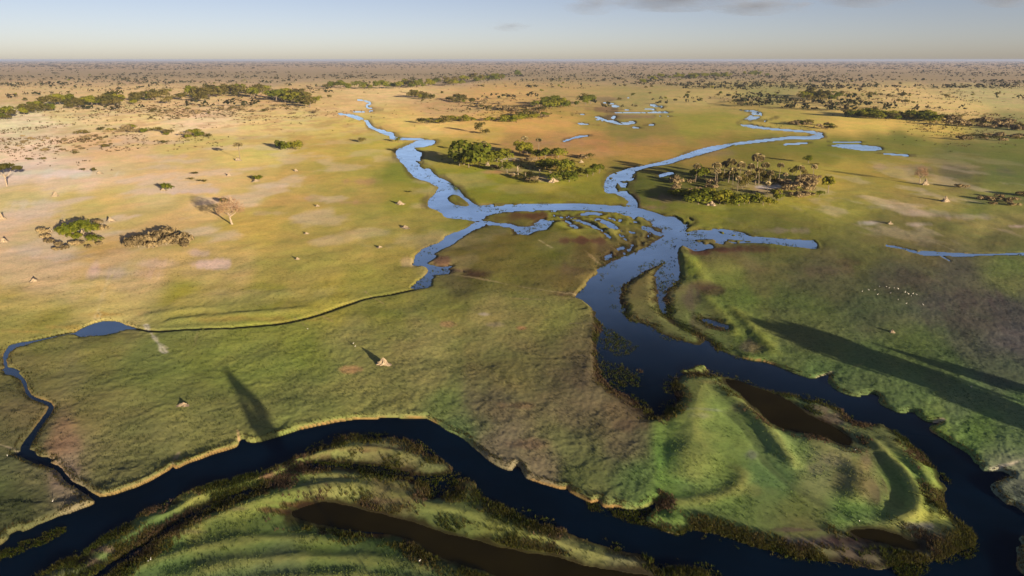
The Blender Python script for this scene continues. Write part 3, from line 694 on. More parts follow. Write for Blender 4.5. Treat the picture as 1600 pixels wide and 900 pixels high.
    qy = PY + (fbm(X / (DL * 0.05 + 4) + 40, Y / (DL * 0.10 + 6), 3, 53) - 0.5) * 22 * np.clip((PY - HORIZON) / 60, 0.05, 1.5)
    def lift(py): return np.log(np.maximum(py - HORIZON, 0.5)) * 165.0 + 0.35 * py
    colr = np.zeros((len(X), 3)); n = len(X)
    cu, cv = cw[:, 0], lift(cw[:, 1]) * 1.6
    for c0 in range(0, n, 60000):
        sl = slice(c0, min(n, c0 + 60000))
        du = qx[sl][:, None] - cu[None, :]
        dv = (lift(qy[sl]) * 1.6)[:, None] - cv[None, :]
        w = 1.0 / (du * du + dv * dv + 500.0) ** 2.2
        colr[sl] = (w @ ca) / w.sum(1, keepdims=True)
    edge = fbm(X / (DL * 0.012 + 0.8), Y / (DL * 0.03 + 1.2), 4, 61)
    for (x, y, a, b, c, k) in PATCHES:
        m = (np.abs(PX - x) < 2.2 * a) & (np.abs(PY - y) < 2.2 * b)
        if not m.any(): continue
        r = np.sqrt(((PX[m] - x) / a) ** 2 + ((PY[m] - y) / b) ** 2) + (edge[m] - 0.5) * 1.7
        f = (k * (1 - sstep(0.35, 1.25, r)))[:, None]
        colr[m] = colr[m] * (1 - f) + s2l(c)[None, :] * f
    # yellow crests of the bars; shade of their hollows painted dark into the colour
    cf = (crest * 0.55 * (0.4 + 1.1 * edge) * (1 - sstep(300, 450, D)))[:, None].clip(0, 1)
    colr = colr * (1 - cf) + s2l((122, 120, 54))[None, :] * cf
    sf = (swale * 0.5)[:, None].clip(0, 1)
    colr = colr * (1 - sf) + s2l((62, 74, 44))[None, :] * sf
    # natural mottling: dry, green and bare spots
    m1 = fbm(X / 22.0, Y / 34.0, 4, 71); m2 = fbm(X / 5.5, Y / 7.5, 4, 72); m3 = fbm(X / 90.0, Y / 140.0, 3, 73)
    greener = np.array([0.93, 0.99, 0.93]); drier = np.array([1.07, 1.01, 1.07])
    t = sstep(0.35, 0.65, m1)[:, None]
    colr *= greener * (1 - t) + drier * t
    colr *= (0.88 + 0.24 * m2)[:, None]
    colr *= (0.88 + 0.24 * m3)[:, None]
    salt = sstep(0.52, 0.68, fbm(X / 26.0, Y / 44.0, 4, 75)) * np.exp(-(((PX - 180) / 420) ** 2 + ((PY - 310) / 130) ** 2)) * 0.75
    salt += sstep(0.54, 0.68, fbm(X / 20.0, Y / 40.0, 4, 76)) * np.exp(-(((PX - 1440) / 220) ** 2 + ((PY - 320) / 60) ** 2)) * 0.4
    rust = sstep(0.50, 0.64, fbm(X / 16.0, Y / 30.0, 4, 77)) * np.exp(-(((PX - 350) / 420) ** 2 + ((PY - 190) / 45) ** 2)) * 0.45
    colr = colr * (1 - salt[:, None]) + s2l((214, 184, 156))[None, :] * salt[:, None]
    colr = colr * (1 - rust[:, None]) + s2l((176, 128, 84))[None, :] * rust[:, None]
    f0 = fbm(X / 3200.0, Y / 2600.0, 4, 505)
    wood = sstep(0.44, 0.56, f0 - 0.05 * (1 - sstep(700, 1500, PX)) + 0.10 * sstep(8000, 25000, D)) * sstep(3500, 8000, D) * 0.5
    colr = colr * (1 - wood[:, None]) + s2l((110, 98, 80))[None, :] * wood[:, None]
    for line, wd, c, k in PATHS:
        ld, par = line_dist(PA(smooth_pts(line, 1)), X, Y, wd * 4 + 2)
        ld = np.abs(ld + stray * 2.2 * wd)
        f = (k * np.exp(-(ld / np.maximum(wd * 0.5, mpp * 1.0)) ** 2) * (0.55 + 0.9 * edge))[:, None].clip(0, 1)
        colr = colr * (1 - f) + s2l(c)[None, :] * f
        Z -= np.where(W < -1, f[:, 0] * 0.06, 0)
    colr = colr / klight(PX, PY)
    lum = colr @ np.array([0.3, 0.6, 0.1])       # the bars carry mixed sedge, less green than pure grass
    sat = (1 - 0.22 * gentle * (1 - sstep(260, 420, D)))[:, None]
    colr = lum[:, None] * np.array([1.06, 1.0, 0.72]) * (1 - sat) + colr * sat
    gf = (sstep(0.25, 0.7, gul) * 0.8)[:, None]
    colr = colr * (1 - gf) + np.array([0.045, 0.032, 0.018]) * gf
    # raw earth on the cut banks, dark wet mud on the low shores
    cut = (1 - sstep(0.25, 0.6, d + (edge - 0.5) * 0.4)) * (1 - gentle) * (W < 0) * (1 - sstep(300, 700, D)) * (1 - 0.6 * minor) * (0.05 + 0.95 * sstep(0.46, 0.60, fbm(X / 11.0, Y / 11.0, 3, 63)))
    cutc = np.array([0.27, 0.18, 0.075]) * (0.75 + 0.5 * edge)[:, None]
    colr = colr * (1 - cut[:, None]) + cutc * cut[:, None]
    wet = (1 - sstep(0.3, 2.4, d + (edge - 0.5) * 2.5)) * gentle * 0.85
    wetc = np.array([0.030, 0.019, 0.012])
    colr = colr * (1 - wet[:, None]) + wetc * wet[:, None]
    wm = (1 - sstep(0.0, 1.0, d / (DL * 0.010) + (edge - 0.5) * 2.2)) * sstep(260, 380, D) * (1 - sstep(1100, 1600, D)) * 0.6 * (W < 0)
    colr = colr * (1 - wm[:, None]) + np.array([0.055, 0.042, 0.022]) * wm[:, None]
    mm = dark_shore * (1 - sstep(0.5, 8.0, d + (edge - 0.5) * 5)) * 0.85
    colr = colr * (1 - mm[:, None]) + wetc * mm[:, None]
    under = (W > 0)
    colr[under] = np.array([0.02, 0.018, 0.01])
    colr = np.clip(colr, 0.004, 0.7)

    V = np.stack([X, Y, Z], 1)
    i = np.arange(nr - 1)[:, None] * nc + np.arange(nc - 1)[None, :]
    i = i.ravel()
    F = np.stack([i, i + nc, i + nc + 1, i + 1], 1)
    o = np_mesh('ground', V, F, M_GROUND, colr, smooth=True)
    tag(o, kind='structure')
    return dict(X=X, Y=Y, Z=Z, W=W, D=D, col=colr, PX=PX, PY=PY, gentle=gentle, xs=xs, ys=yy, nc=nc, nr=nr, s=s, Yr=Yr, zd=zd)

G = build_ground()

def ground_at(X, Y):
    """height, water distance and surface colour of the ground sheet at world points"""
    X = np.atleast_1d(np.asarray(X, float)); Y = np.atleast_1d(np.asarray(Y, float))
    Yr = G['Yr']
    r = np.clip(np.searchsorted(-Yr, -Y) , 1, G['nr'] - 1)
    t = (Yr[r - 1] - Y) / np.maximum(Yr[r - 1] - Yr[r], 1e-9)
    r = np.where(t < 0.5, r - 1, r)
    z = G['zd'][r]
    c = np.clip(np.searchsorted(G['s'], X / z), 0, G['nc'] - 1)
    i = r * G['nc'] + c
    return G['Z'][i], G['W'][i], G['col'][i]

# water sheets
def flat_sheet(name, poly, z, mat):
    o = mesh_obj(name, [(p[0], p[1], z) for p in poly], [tuple(range(len(poly)))], mat)
    return tag(o, kind='structure')
flat_sheet('river', [(-700, -20), (700, -20), (3000, 3000), (-3000, 3000)], 0.0, M_WATER)
def pond(name, px, grow, z):
    pl = PA(smooth_pts(px, 1, True)); c = pl.mean(0)
    dirs = pl - c; ln = np.linalg.norm(dirs, axis=1, keepdims=True)
    pl = pl + dirs / ln * grow
    flat_sheet(name, pl[::-1] if True else pl, z, M_BROWN)
pond('oxbow_pond', OXBOW, 1.2, 0.03)
pond('peat_pond', POND_BAR, 0.8, 0.03)
pond('peat_pond', POND_TIP, 0.8, 0.03)

# ------------------------------------------------------------------ plant and object shapes (unit height, shared by all copies)
def quad_cloud(rs, lobes, n, size, flat=1.0, up=0.0):
    """leaf clumps: small quads spread through the outer volume of several lobes"""
    lob = np.array(lobes, float)
    area = lob[:, 3] ** 2; pick = rs.choice(len(lob), n, p=area / area.sum())
    d = rs.normal(size=(n, 3)); d /= np.linalg.norm(d, axis=1, keepdims=True)
    d[:, 2] = np.where(d[:, 2] < -0.45, -d[:, 2] * 0.6, d[:, 2])
    r = lob[pick, 3] * (0.62 + 0.42 * rs.rand(n) ** 0.6)
    c = lob[pick, :3] + d * r[:, None] * np.array([1, 1, flat])
    nn = d + rs.normal(size=(n, 3)) * 0.33; nn[:, 2] += up; nn /= np.linalg.norm(nn, axis=1, keepdims=True)
    t = np.cross(nn, rs.normal(size=(n, 3))); t /= np.linalg.norm(t, axis=1, keepdims=True)
    b = np.cross(nn, t)
    s = size * (0.55 + 0.8 * rs.rand(n))[:, None]
    V = np.stack([c - t * s - b * s * 0.7, c + t * s - b * s * 0.5, c + t * s * 0.8 + b * s, c - t * s * 0.7 + b * s * 0.8], 1).reshape(-1, 3)
    F = np.arange(4 * n).reshape(-1, 4)
    return V, F

def tube(path, radii, sides=6):
    path = [Vector(p) for p in path]; V = []; F = []
    for i, p in enumerate(path):
        t = (path[min(i + 1, len(path) - 1)] - path[max(i - 1, 0)]).normalized()
        a = t.orthogonal().normalized(); b = t.cross(a)
        for k in range(sides):
            w = 2 * math.pi * k / sides
            V.append(p + (a * math.cos(w) + b * math.sin(w)) * radii[i])
    for i in range(len(path) - 1):
        for k in range(sides):
            k2 = (k + 1) % sides
            F.append((i * sides + k, i * sides + k2, (i + 1) * sides + k2, (i + 1) * sides + k))
    F.append(tuple(range(sides))[::-1]); F.append(tuple(range((len(path) - 1) * sides, len(path) * sides)))
    return V, F

def join(parts):
    V = []; F = []
    for v, f in parts:
        o = len(V); V += [tuple(p) for p in v]; F += [tuple(i + o for i in q) for q in f]
    return V, F

def as_mesh(name, V, F, mat, smooth=False):
    me = bpy.data.meshes.new(name)
    me.from_pydata([tuple(map(float, v)) for v in V], [], [tuple(int(i) for i in f) for f in F])
    me.materials.append(mat)
    if smooth: me.polygons.foreach_set('use_smooth', [True] * len(me.polygons))
    me.update()
    return me

def branchy(rs, top, n, r0, spread=0.22, base=(0, 0, 0)):
    lean = rs.normal(size=2) * 0.03
    mid = (lean[0], lean[1], top * 0.55); end = (lean[0] * 2, lean[1] * 2, top)
    parts = [tube([(0, 0, -0.02), (lean[0] * 0.3, lean[1] * 0.3, 0.03), mid, end], [r0 * 1.5, r0, r0 * 0.75, r0 * 0.5], 6)]
    for k in range(n):
        a = 2 * math.pi * (k + rs.rand() * 0.6) / n
        z = top * (0.55 + 0.35 * rs.rand()); ln = spread * (0.7 + 0.6 * rs.rand())
        parts.append(tube([(lean[0], lean[1], z * 0.95), (math.cos(a) * ln * 0.5, math.sin(a) * ln * 0.5, z + 0.10), (math.cos(a) * ln, math.sin(a) * ln, z + 0.24)],
                          [r0 * 0.5, r0 * 0.35, r0 * 0.14], 4))
    return join(parts)

PROTO = {}
def add_proto(kind, name, parts):
    PROTO.setdefault(kind, []).append((name, parts))

for v in range(5):                                   # round green trees, foliage almost to the ground
    rs = np.random.RandomState(100 + v)
    lobes = [(rs.normal() * 0.16, rs.normal() * 0.16, 0.34 + 0.40 * rs.rand(), 0.17 + 0.09 * rs.rand()) for _ in range(9)] + [(0, 0, 0.55, 0.26)]
    V, F = quad_cloud(rs, lobes, 620, 0.042)
    add_proto('broadleaf', 'broadleaf_tree', [('trunk', as_mesh('trunk', *branchy(rs, 0.42, 4, 0.030), M_BARK)), ('crown', as_mesh('crown', V, F, M_LEAF))])
    V, F = quad_cloud(rs, lobes, 460, 0.044)
    add_proto('olive', 'savanna_tree', [('trunk', as_mesh('trunk', *branchy(rs, 0.42, 4, 0.030), M_BARK)), ('crown', as_mesh('crown', V, F, M_OLIVE))])
for v in range(2):                                   # tall trees with a crown high on the stem
    rs = np.random.RandomState(140 + v)
    lobes = [(rs.normal() * 0.17, rs.normal() * 0.17, 0.56 + 0.32 * rs.rand(), 0.13 + 0.07 * rs.rand()) for _ in range(12)]
    V, F = quad_cloud(rs, lobes, 1100, 0.04)
    add_proto('tall', 'broadleaf_tree', [('trunk', as_mesh('trunk', *branchy(rs, 0.6, 6, 0.028), M_BARK)), ('crown', as_mesh('crown', V, F, M_LEAF))])
rs = np.random.RandomState(150)
lobes = [(rs.normal() * 0.15 * (1.15 - q), rs.normal() * 0.15 * (1.15 - q), 0.64 + 0.30 * q, 0.11 * (1.25 - q)) for q in rs.rand(18)]
V, F = quad_cloud(rs, lobes, 800, 0.035)
add_proto('tall', 'broadleaf_tree', [('trunk', as_mesh('trunk', *branchy(rs, 0.74, 6, 0.020), M_BARK)), ('crown', as_mesh('crown', V, F, M_LEAF))])
for v in range(2):                                   # umbrella shaped trees
    rs = np.random.RandomState(160 + v)
    lobes = [(rs.normal() * 0.26, rs.normal() * 0.26, 0.76 + 0.12 * rs.rand(), 0.15 + 0.06 * rs.rand()) for _ in range(10)]
    V, F = quad_cloud(rs, lobes, 520, 0.045, 0.6)
    add_proto('umbrella', 'umbrella_tree', [('trunk', as_mesh('trunk', *branchy(rs, 0.55, 6, 0.032, 0.3), M_PALEBARK)), ('crown', as_mesh('crown', V, F, M_OLIVE))])
for v in range(4):                                   # low green bushes
    rs = np.random.RandomState(200 + v)
    lobes = [(rs.normal() * 0.34, rs.normal() * 0.34, 0.30 + 0.28 * rs.rand(), 0.28 + 0.14 * rs.rand()) for _ in range(7)]
    V, F = quad_cloud(rs, lobes, 520, 0.065)
    add_proto('bush', 'green_bush', [('stem', as_mesh('stem', *branchy(rs, 0.4, 5, 0.03, 0.3), M_BARK)), ('foliage', as_mesh('foliage', V, F, M_LEAF))])
    V, F = quad_cloud(rs, lobes, 360, 0.065)
    add_proto('olivebush', 'olive_bush', [('stem', as_mesh('stem', *branchy(rs, 0.4, 5, 0.03, 0.3), M_BARK)), ('foliage', as_mesh('foliage', V, F, M_OLIVE))])
    V, F = quad_cloud(rs, lobes, 420, 0.085)
    V2, F2 = branchy(rs, 0.5, 7, 0.03, 0.35)
    add_proto('scrub', 'dry_shrub', [('stem', as_mesh('stem', V2, F2, M_PALEBARK)), ('twigs', as_mesh('twigs', V, F, M_SCRUB))])
for v in range(3):                                   # fan palms: slim stem, round head of fan leaves, skirt of dead leaves
    rs = np.random.RandomState(260 + v)
    bend = rs.normal(size=2) * 0.03
    tr = tube([(0, 0, -0.02), (bend[0] * 0.4, bend[1] * 0.4, 0.35), (bend[0], bend[1], 0.84)], [0.020, 0.013, 0.012], 6)
    V = []; F = []
    for k in range(44):
        d = rs.normal(size=3); d[2] = abs(d[2]) * 0.8 - 0.35 * rs.rand(); d = Vector(d).normalized()
        c = Vector((bend[0], bend[1], 0.84)); stem_end = c + d * 0.075
        side = d.cross(Vector((0, 0, 1)))
        side = side.normalized() if side.length > 0.05 else Vector((1, 0, 0))
        side = Matrix.Rotation(rs.rand() * 3.14, 3, d) @ side
        o = len(V); V.append(tuple(c + d * 0.02)); V.append(tuple(stem_end))
        R_ = 0.12
        for q in range(6):
            w = math.radians(-75 + 30 * q)
            V.append(tuple(stem_end + (d * math.cos(w) + side * math.sin(w)) * R_ * (0.85 + 0.3 * rs.rand()) + Vector((0, 0, -0.012 * rs.rand()))))
        for q in range(5): F.append((o + 1, o + 2 + q, o + 3 + q))
        V.append(tuple(c + side * 0.004)); F.append((o, o + 1, o + 8))
    add_proto('palm', 'palm_tree', [('trunk', as_mesh('trunk', *tr, M_BARK)), ('crown', as_mesh('crown', V, F, M_PALM))])
for v in range(2):                                   # leafless trees: forking limbs and a ball of fine twigs
    rs = np.random.RandomState(300 + v)
    parts = [branchy(rs, 0.42, 7, 0.035, 0.28)]
    V = []; F = []
    for k in range(1500):
        d = rs.normal(size=3); d[2] = abs(d[2]) * 0.9 - 0.15; d = Vector(d).normalized()
        c = Vector((0, 0, 0.48)) + Vector((d.x * 0.42, d.y * 0.42, d.z * 0.46)) * (0.35 + 0.65 * rs.rand() ** 0.7)
        t = (d + Vector(rs.normal(size=3)) * 0.6).normalized(); w = t.cross(Vector(rs.normal(size=3))).normalized() * 0.006
        ln = 0.05 + 0.05 * rs.rand(); o = len(V)
        V += [tuple(c - w), tuple(c + w), tuple(c + t * ln)]; F.append((o, o + 1, o + 2))
    add_proto('bare', 'bare_tree', [('trunk', as_mesh('trunk', *join(parts), M_PALEBARK)), ('crown', as_mesh('crown', V, F, M_TWIG))])
for v in range(2):                                   # dead standing trunks
    rs = np.random.RandomState(330 + v)
    add_proto('snag', 'dead_trunk', [('trunk', as_mesh('trunk', *branchy(rs, 0.72, 4, 0.04, 0.12), M_PALEBARK))])
for v in range(7):                                   # termite mounds: wide skirt and a lumpy leaning spire
    rs = np.random.RandomState(360 + v)
    V = []; F = []; S = 18; prof = [(1.5, -0.05), (1.25, 0.04), (1.0, 0.16), (0.82, 0.32), (0.66, 0.48), (0.50, 0.62), (0.30, 0.74), (0.13, 0.90), (0.03, 1.0)]
    lean = rs.normal(size=2) * 0.14
    ph = rs.rand(3) * 6.28
    for i, (r, z) in enumerate(prof):
        for k in range(S):
            a = 2 * math.pi * k / S
            rr = r * (1 + 0.26 * math.sin(2 * a + ph[0]) + 0.20 * math.sin(3 * a + ph[1] + z * 4) + 0.14 * math.sin(5 * a + ph[2] - z * 7) + 0.12 * rs.normal())
            V.append((rr * math.cos(a) + lean[0] * z, rr * math.sin(a) + lean[1] * z, z * (1 - 0.22 * (0.5 + 0.5 * math.sin(a + ph[2])) * (z < 0.7)) + 0.05 * rs.normal() * (0 < i < 8)))
    for i in range(len(prof) - 1):
        for k in range(S):
            k2 = (k + 1) % S
            F.append((i * S + k, i * S + k2, (i + 1) * S + k2, (i + 1) * S + k))
    F.append(tuple(range((len(prof) - 1) * S, len(prof) * S)))
    PROTO.setdefault('mound', []).append(('termite_mound', as_mesh('termite_mound', V, F, M_MOUND, False)))

COUNT = {}
def put(kind, loc, hgt, label, cat, group=None, wide=1.0, rot=None, variant=None):
    k = COUNT.get(kind, 0); COUNT[kind] = k + 1
    protos = PROTO[kind]
    name, parts = protos[(k if variant is None else variant) % len(protos)]
    e = bpy.data.objects.new(name, None); COL.objects.link(e)
    e.empty_display_size = 0.5
    e.location = loc
    e.rotation_euler = (0, 0, (k * 2.399) % 6.283 if rot is None else rot)
    e.scale = (hgt * wide, hgt * wide, hgt)
    tag(e, label, cat, group)
    for pn, me in parts:
        c = bpy.data.objects.new(pn, me); COL.objects.link(c); c.parent = e
    return e

def spot(x, y, sink=0.0):
    p = P(x, y, 0.6)
    z, w, _ = ground_at(p[0], p[1])
    return (float(p[0]), float(p[1]), float(max(z[0], 0.05)) - sink)

CATS = {'broadleaf': 'tree', 'olive': 'tree', 'tall': 'tree', 'umbrella': 'tree', 'bush': 'bush', 'olivebush': 'bush', 'scrub': 'shrub', 'palm': 'palm tree', 'bare': 'tree', 'snag': 'dead tree'}
def plant(kind, x, y, hpx, label, group=None, wide=1.0, **kw):
    loc = spot(x, y)
    return put(kind, loc, hpx * m_per_px(y) * 1.03, label, CATS[kind], group, wide, **kw)

def mound(x, y, hpx, wpx, label, variant):
    loc = spot(x, y)
    name, me = PROTO['mound'][variant % 7]
    o = bpy.data.objects.new(name, me); COL.objects.link(o)
    k = m_per_px(y)
    o.location = loc; o.scale = (wpx * k * 0.28, wpx * k * 0.28, hpx * k * 0.75); o.rotation_euler = (0, 0, variant * 1.7)
    return tag(o, label, 'termite mound', 'termite mounds on the plain')

# ------------------------------------------------------------------ termite mounds
for i, (x, y, h, w, lab) in enumerate([
    (599, 571, 15, 25, 'large cream termite mound casting a long teal shadow across the middle of the plain'),
    (287, 636, 6, 20, 'low pale termite mound left of the long tree shadow on the near plain'),
    (1394, 519, 6, 10, 'small pale termite mound on the grass above the long shadow bands at right'),
    (1477, 314, 12, 18, 'pointed white termite mound on the plain right of the palm island'),
    (1446, 288, 14, 14, 'white termite spire at the foot of the reddish bare tree'),
    (1391, 349, 6, 12, 'tiny white termite mound beside a bare pale patch right of the palm island'),
    (625, 319, 8, 18, 'grey termite mound standing left of the first river bend'),
    (632, 355, 5, 22, 'flat pale termite mound on the plain left of the river fork'),
    (462, 267, 5, 12, 'small pale termite mound on the plain right of the leaning bush'),
    (593, 388, 4, 11, 'faint low termite mound left of the narrow blue channel'),
    (479, 365, 4, 10, 'very small termite mound in the middle of the golden plain'),
    (465, 406, 5, 9, 'tiny dark-sided termite mound on the golden plain above the cut stream'),
    (496, 323, 4, 9, 'small dark-sided termite mound between the leafless tree and the river bend'),
    (86, 306, 10, 18, 'thin spired termite mound left of the small round bush'),
    (3, 343, 14, 14, 'tall termite mound at the left frame edge above the leafy clump'),
    (6, 379, 10, 18, 'broad termite mound at the left frame edge below the leafy clump'),
    (53, 441, 7, 14, 'lone termite mound on the pale salt patch at lower left'),
    (173, 346, 9, 18, 'white conical termite mound right of the leafy clump'),
    (156, 271, 6, 14, 'small white termite mound beside two dark shrubs at upper left'),
    (372, 251, 6, 14, 'cream termite mound under the lone pale palm at upper left'),
    (361, 316, 12, 9, 'pale termite spire just behind the leafless tree'),
    (358, 274, 6, 8, 'tiny pale termite mound behind the round bush with a shadow'),
    (400, 283, 5, 16, 'flat earthy termite mound at the foot of the small dark bush'),
    (255, 298, 5, 12, 'low pale termite mound under the round yellow-green bush'),
    (129, 368, 12, 14, 'pink termite mound inside the leafy clump at left'),
    (79, 364, 10, 12, 'cream termite mound at the left end of the leafy clump'),
    (762, 258, 8, 11, 'white termite mound between the trees of the middle island'),
    (863, 284, 14, 24, 'large pink termite mound with a snag at the front of the middle island'),
    (803, 274, 6, 12, 'small cream termite mound at the front edge of the middle island'),
    (908, 254, 6, 10, 'white termite mound at the right end of the middle island'),
    (1111, 320, 9, 22, 'broad pinkish termite mound in front of the palm island bushes'),
    (1226, 273, 6, 14, 'white termite mound behind the palms of the right island'),
    (1264, 288, 8, 16, 'cream termite mound at the right end of the palm island'),
    ]):
    mound(x, y, h, w, lab, i)

# ------------------------------------------------------------------ single trees and bushes
plant('bare', 363, 351, 44, 'pinkish leafless tree with a ball of twigs on the golden plain at left', variant=0, wide=1.05)
plant('umbrella', 11, 291, 34, 'flat-topped tree with a pale trunk at the left frame edge', variant=0)
plant('palm', 375, 248, 24, 'lone pale palm standing over a small mound at upper left', wide=1.6)
plant('bush', 260, 297, 11, 'round yellow-green bush leaning out of a low mound at left', wide=1.2)
plant('bush', 405, 281, 9, 'small dark round bush on the plain right of the round yellow-green bush', wide=1.1)
plant('olivebush', 349, 318, 9, 'olive bush just left of the spire behind the leafless tree', wide=1.1)
plant('bush', 437, 231, 12, 'left of three green bushes in the clump above the golden plain', wide=1.0)
plant('bush', 450, 234, 14, 'middle of three green bushes in the clump above the golden plain', wide=1.0)
plant('bush', 463, 234, 15, 'right of three green bushes in the clump above the golden plain', wide=1.0)
plant('olive', 147, 269, 8, 'dark shrubby tree, left of the pair at a small white mound', wide=1.0)
plant('bare', 1437, 285, 27, 'reddish bare tree beside a white spire on the right plain', variant=1, wide=0.8)
plant('broadleaf', 1263, 254, 13, 'lone dark round tree behind the palm island', wide=1.3)
plant('tall', 1294, 301, 26, 'green tree on a bare leaning stem at the right end of the palm island', variant=1)
plant('olivebush', 1276, 258, 4, 'tiny bush right of the lone dark round tree', wide=1.6)
plant('scrub', 1503, 293, 6, 'brown shrub on the plain right of the reddish bare tree', wide=1.8)
plant('broadleaf', 623, 222, 9, 'dark bush on the bank of the north-west channel', wide=1.2)
plant('olivebush', 566, 222, 7, 'dark shrub trailing a shadow left of the north-west channel', wide=1.4)
plant('olive', 750, 207, 18, 'upright olive tree standing in the gold grass above the middle island', wide=0.9)
plant('olivebush', 760, 209, 9, 'low olive bush beside the upright tree above the middle island', wide=1.2)
for x, y, h in [(1548, 313, 7), (1562, 309, 6), (1575, 316, 7), (1583, 312, 5), (1597, 306, 9), (1550, 320, 5), (1580, 321, 6)]:
    plant('scrub', x, y, h, 'grey-brown scrub in the shaded patch at the right frame edge', 'scrub at the right frame edge', 1.8)
for x, y, h in [(130, 266, 4), (45, 250, 5), (68, 250, 5), (165, 230, 6), (118, 240, 4), (300, 280, 4), (320, 284, 4), (312, 283, 3), (305, 272, 4), (255, 223, 5), (640, 300, 3)]:
    plant('olivebush', x, y, h, 'small low bush dotted on the upper golden plain', 'small bushes dotted on the golden plain', 1.5)

# leafy clump at left
GL = 'leafy clump on the left plain'
for k, x, y, h, w, lab in [
    ('bush', 100, 368, 18, 1.0, 'green bush on the left side of the leafy clump at left'), ('bush', 113, 370, 24, 0.9, 'tall yellow-green bush left of centre in the leafy clump at left'),
    ('broadleaf', 133, 366, 26, 0.95, 'tallest yellow-green tree in the leafy clump at left'), ('bush', 143, 364, 18, 0.9, 'green bush on the right side of the leafy clump at left'),
    ('bush', 146, 379, 12, 1.3, 'low olive-green bush at the front right of the leafy clump at left'), ('scrub', 66, 366, 10, 1.2, 'orange-brown dry bush at the left end of the leafy clump at left'),
    ('bush', 122, 374, 12, 1.1, 'small green bush at the front of the leafy clump at left')]:
    plant(k, x, y, h, lab, GL, w)
for x, y, h in [(80, 380, 8), (92, 386, 8), (104, 390, 7), (118, 384, 8), (86, 392, 6), (154, 352, 9), (160, 360, 9), (150, 358, 8), (128, 382, 6), (156, 384, 6), (140, 388, 5), (72, 372, 7)]:
    plant('scrub', x, y, h, 'dry brown shrub at the foot of the leafy clump at left', 'dry shrubs around the leafy clump', 1.2)
for i in range(30):
    x = 204 + 94 * R.rand(); y = 392 - 26 * R.rand() * (0.4 + 0.6 * math.sin((x - 200) / 98 * 3.1)) - (x - 204) * 0.05
    plant('scrub', x, y, 9 + 7 * R.rand(), 'pale dry shrub in the thicket right of the leafy clump', 'pale dry thicket on the left plain', 0.8 + 0.4 * R.rand())

# middle island
IM = 'trees of the middle island'
z = lambda x, y: (700 + x / 6.154, 210 + y / 6.154)
for x, y, h in [(110, 300, 19), (200, 318, 18), (240, 300, 34), (300, 305, 17), (390, 270, 17), (470, 265, 18), (560, 215, 12), (570, 370, 17), (720, 200, 20), (790, 205, 12), (850, 235, 14),
                (930, 245, 17), (1000, 215, 12), (1060, 225, 15), (900, 330, 13), (950, 340, 15), (1000, 320, 14), (1150, 390, 22), (1165, 455, 17), (1250, 395, 12), (1340, 410, 14), (1390, 400, 12),
                (1400, 350, 11), (1450, 375, 13), (760, 190, 18), (690, 185, 15), (430, 240, 12), (150, 290, 20), (1110, 400, 16), (880, 235, 12)]:
    plant('broadleaf' if (x + y) % 3 else 'bush', *z(x, y), h * 1.15, 'green tree massed with its neighbours on the middle island', IM, 1.25)
for x, y, h, lab in [(350, 200, 21, 'palm with a round pale head at the left of the middle island'), (738, 160, 22, 'left of the two palms rising behind the middle island'), (872, 165, 20, 'right of the two palms rising behind the middle island'), (170, 230, 17, 'grey palm beside the tallest trees at the left of the middle island')]:
    plant('palm', *z(x, y), h, lab, 'palms of the middle island', 1.35)
for x, y, h, lab in [(675, 385, 18, 'bare white trunk at the front of the middle island'), (745, 415, 10, 'short bare trunk right of the white trunk on the middle island'), (880, 400, 13, 'thin dead trunk at the front of the middle island'), (985, 440, 18, 'dead trunk rising from the large pink mound'), (1155, 290, 10, 'pale dead trunk near the right end of the middle island'), (520, 320, 16, 'pale dead trunk left of centre on the middle island')]:
    plant('snag', *z(x, y), h, lab)
for x, y, h in [(640, 260, 4), (700, 255, 5), (760, 250, 5), (800, 260, 5), (660, 420, 6), (720, 440, 6), (800, 455, 8), (850, 440, 7), (840, 475, 7), (780, 400, 8), (1200, 270, 5), (1300, 230, 8), (1350, 225, 8), (1230, 420, 6), (480, 350, 8), (440, 330, 7), (610, 400, 5), (1050, 320, 9)]:
    plant('scrub' if (x // 10) % 3 else 'olivebush', *z(x, y), h, 'dry shrub between the trees of the middle island', 'dry shrubs of the middle island', 1.3)

# palm island
z2 = lambda x, y: (1040 + x / 5.714, 230 + y / 5.714)
for x, y, h in [(60, 425, 9), (110, 420, 11), (175, 440, 13), (225, 445, 14), (290, 505, 22), (345, 480, 20), (330, 440, 16), (440, 470, 18), (480, 505, 22), (560, 480, 18), (600, 515, 12), (655, 520, 18), (745, 500, 18), (820, 470, 14),
                (870, 520, 16), (930, 515, 12), (995, 485, 15), (970, 440, 14), (390, 500, 14), (700, 510, 12), (530, 510, 14), (1370, 440, 12), (250, 430, 14), (400, 420, 12), (520, 430, 10)]:
    plant('bush' if (x + y) % 2 else 'broadleaf', *z2(x, y), h, 'bright green bush in the front row of the palm island', 'front row bushes of the palm island', 1.25)
for x, y, h in [(300, 290, 26), (350, 290, 22), (240, 275, 16), (275, 290, 20)]:
    plant('broadleaf', *z2(x, y), h, 'large dark green tree at the left end of the palm island', 'dark trees at the left end of the palm island', 0.9)
for x, y, h in [(700, 360, 22), (740, 330, 20), (680, 370, 16), (860, 320, 22), (920, 330, 20), (830, 330, 16), (1130, 245, 13), (1240, 255, 12), (620, 300, 15), (560, 300, 17), (500, 300, 16), (780, 300, 16), (900, 300, 18), (960, 330, 15), (450, 310, 12), (1160, 240, 16)]:
    plant('olive', *z2(x, y), h, 'dry olive-brown tree under the palms of the palm island', 'olive trees of the palm island', 0.95)
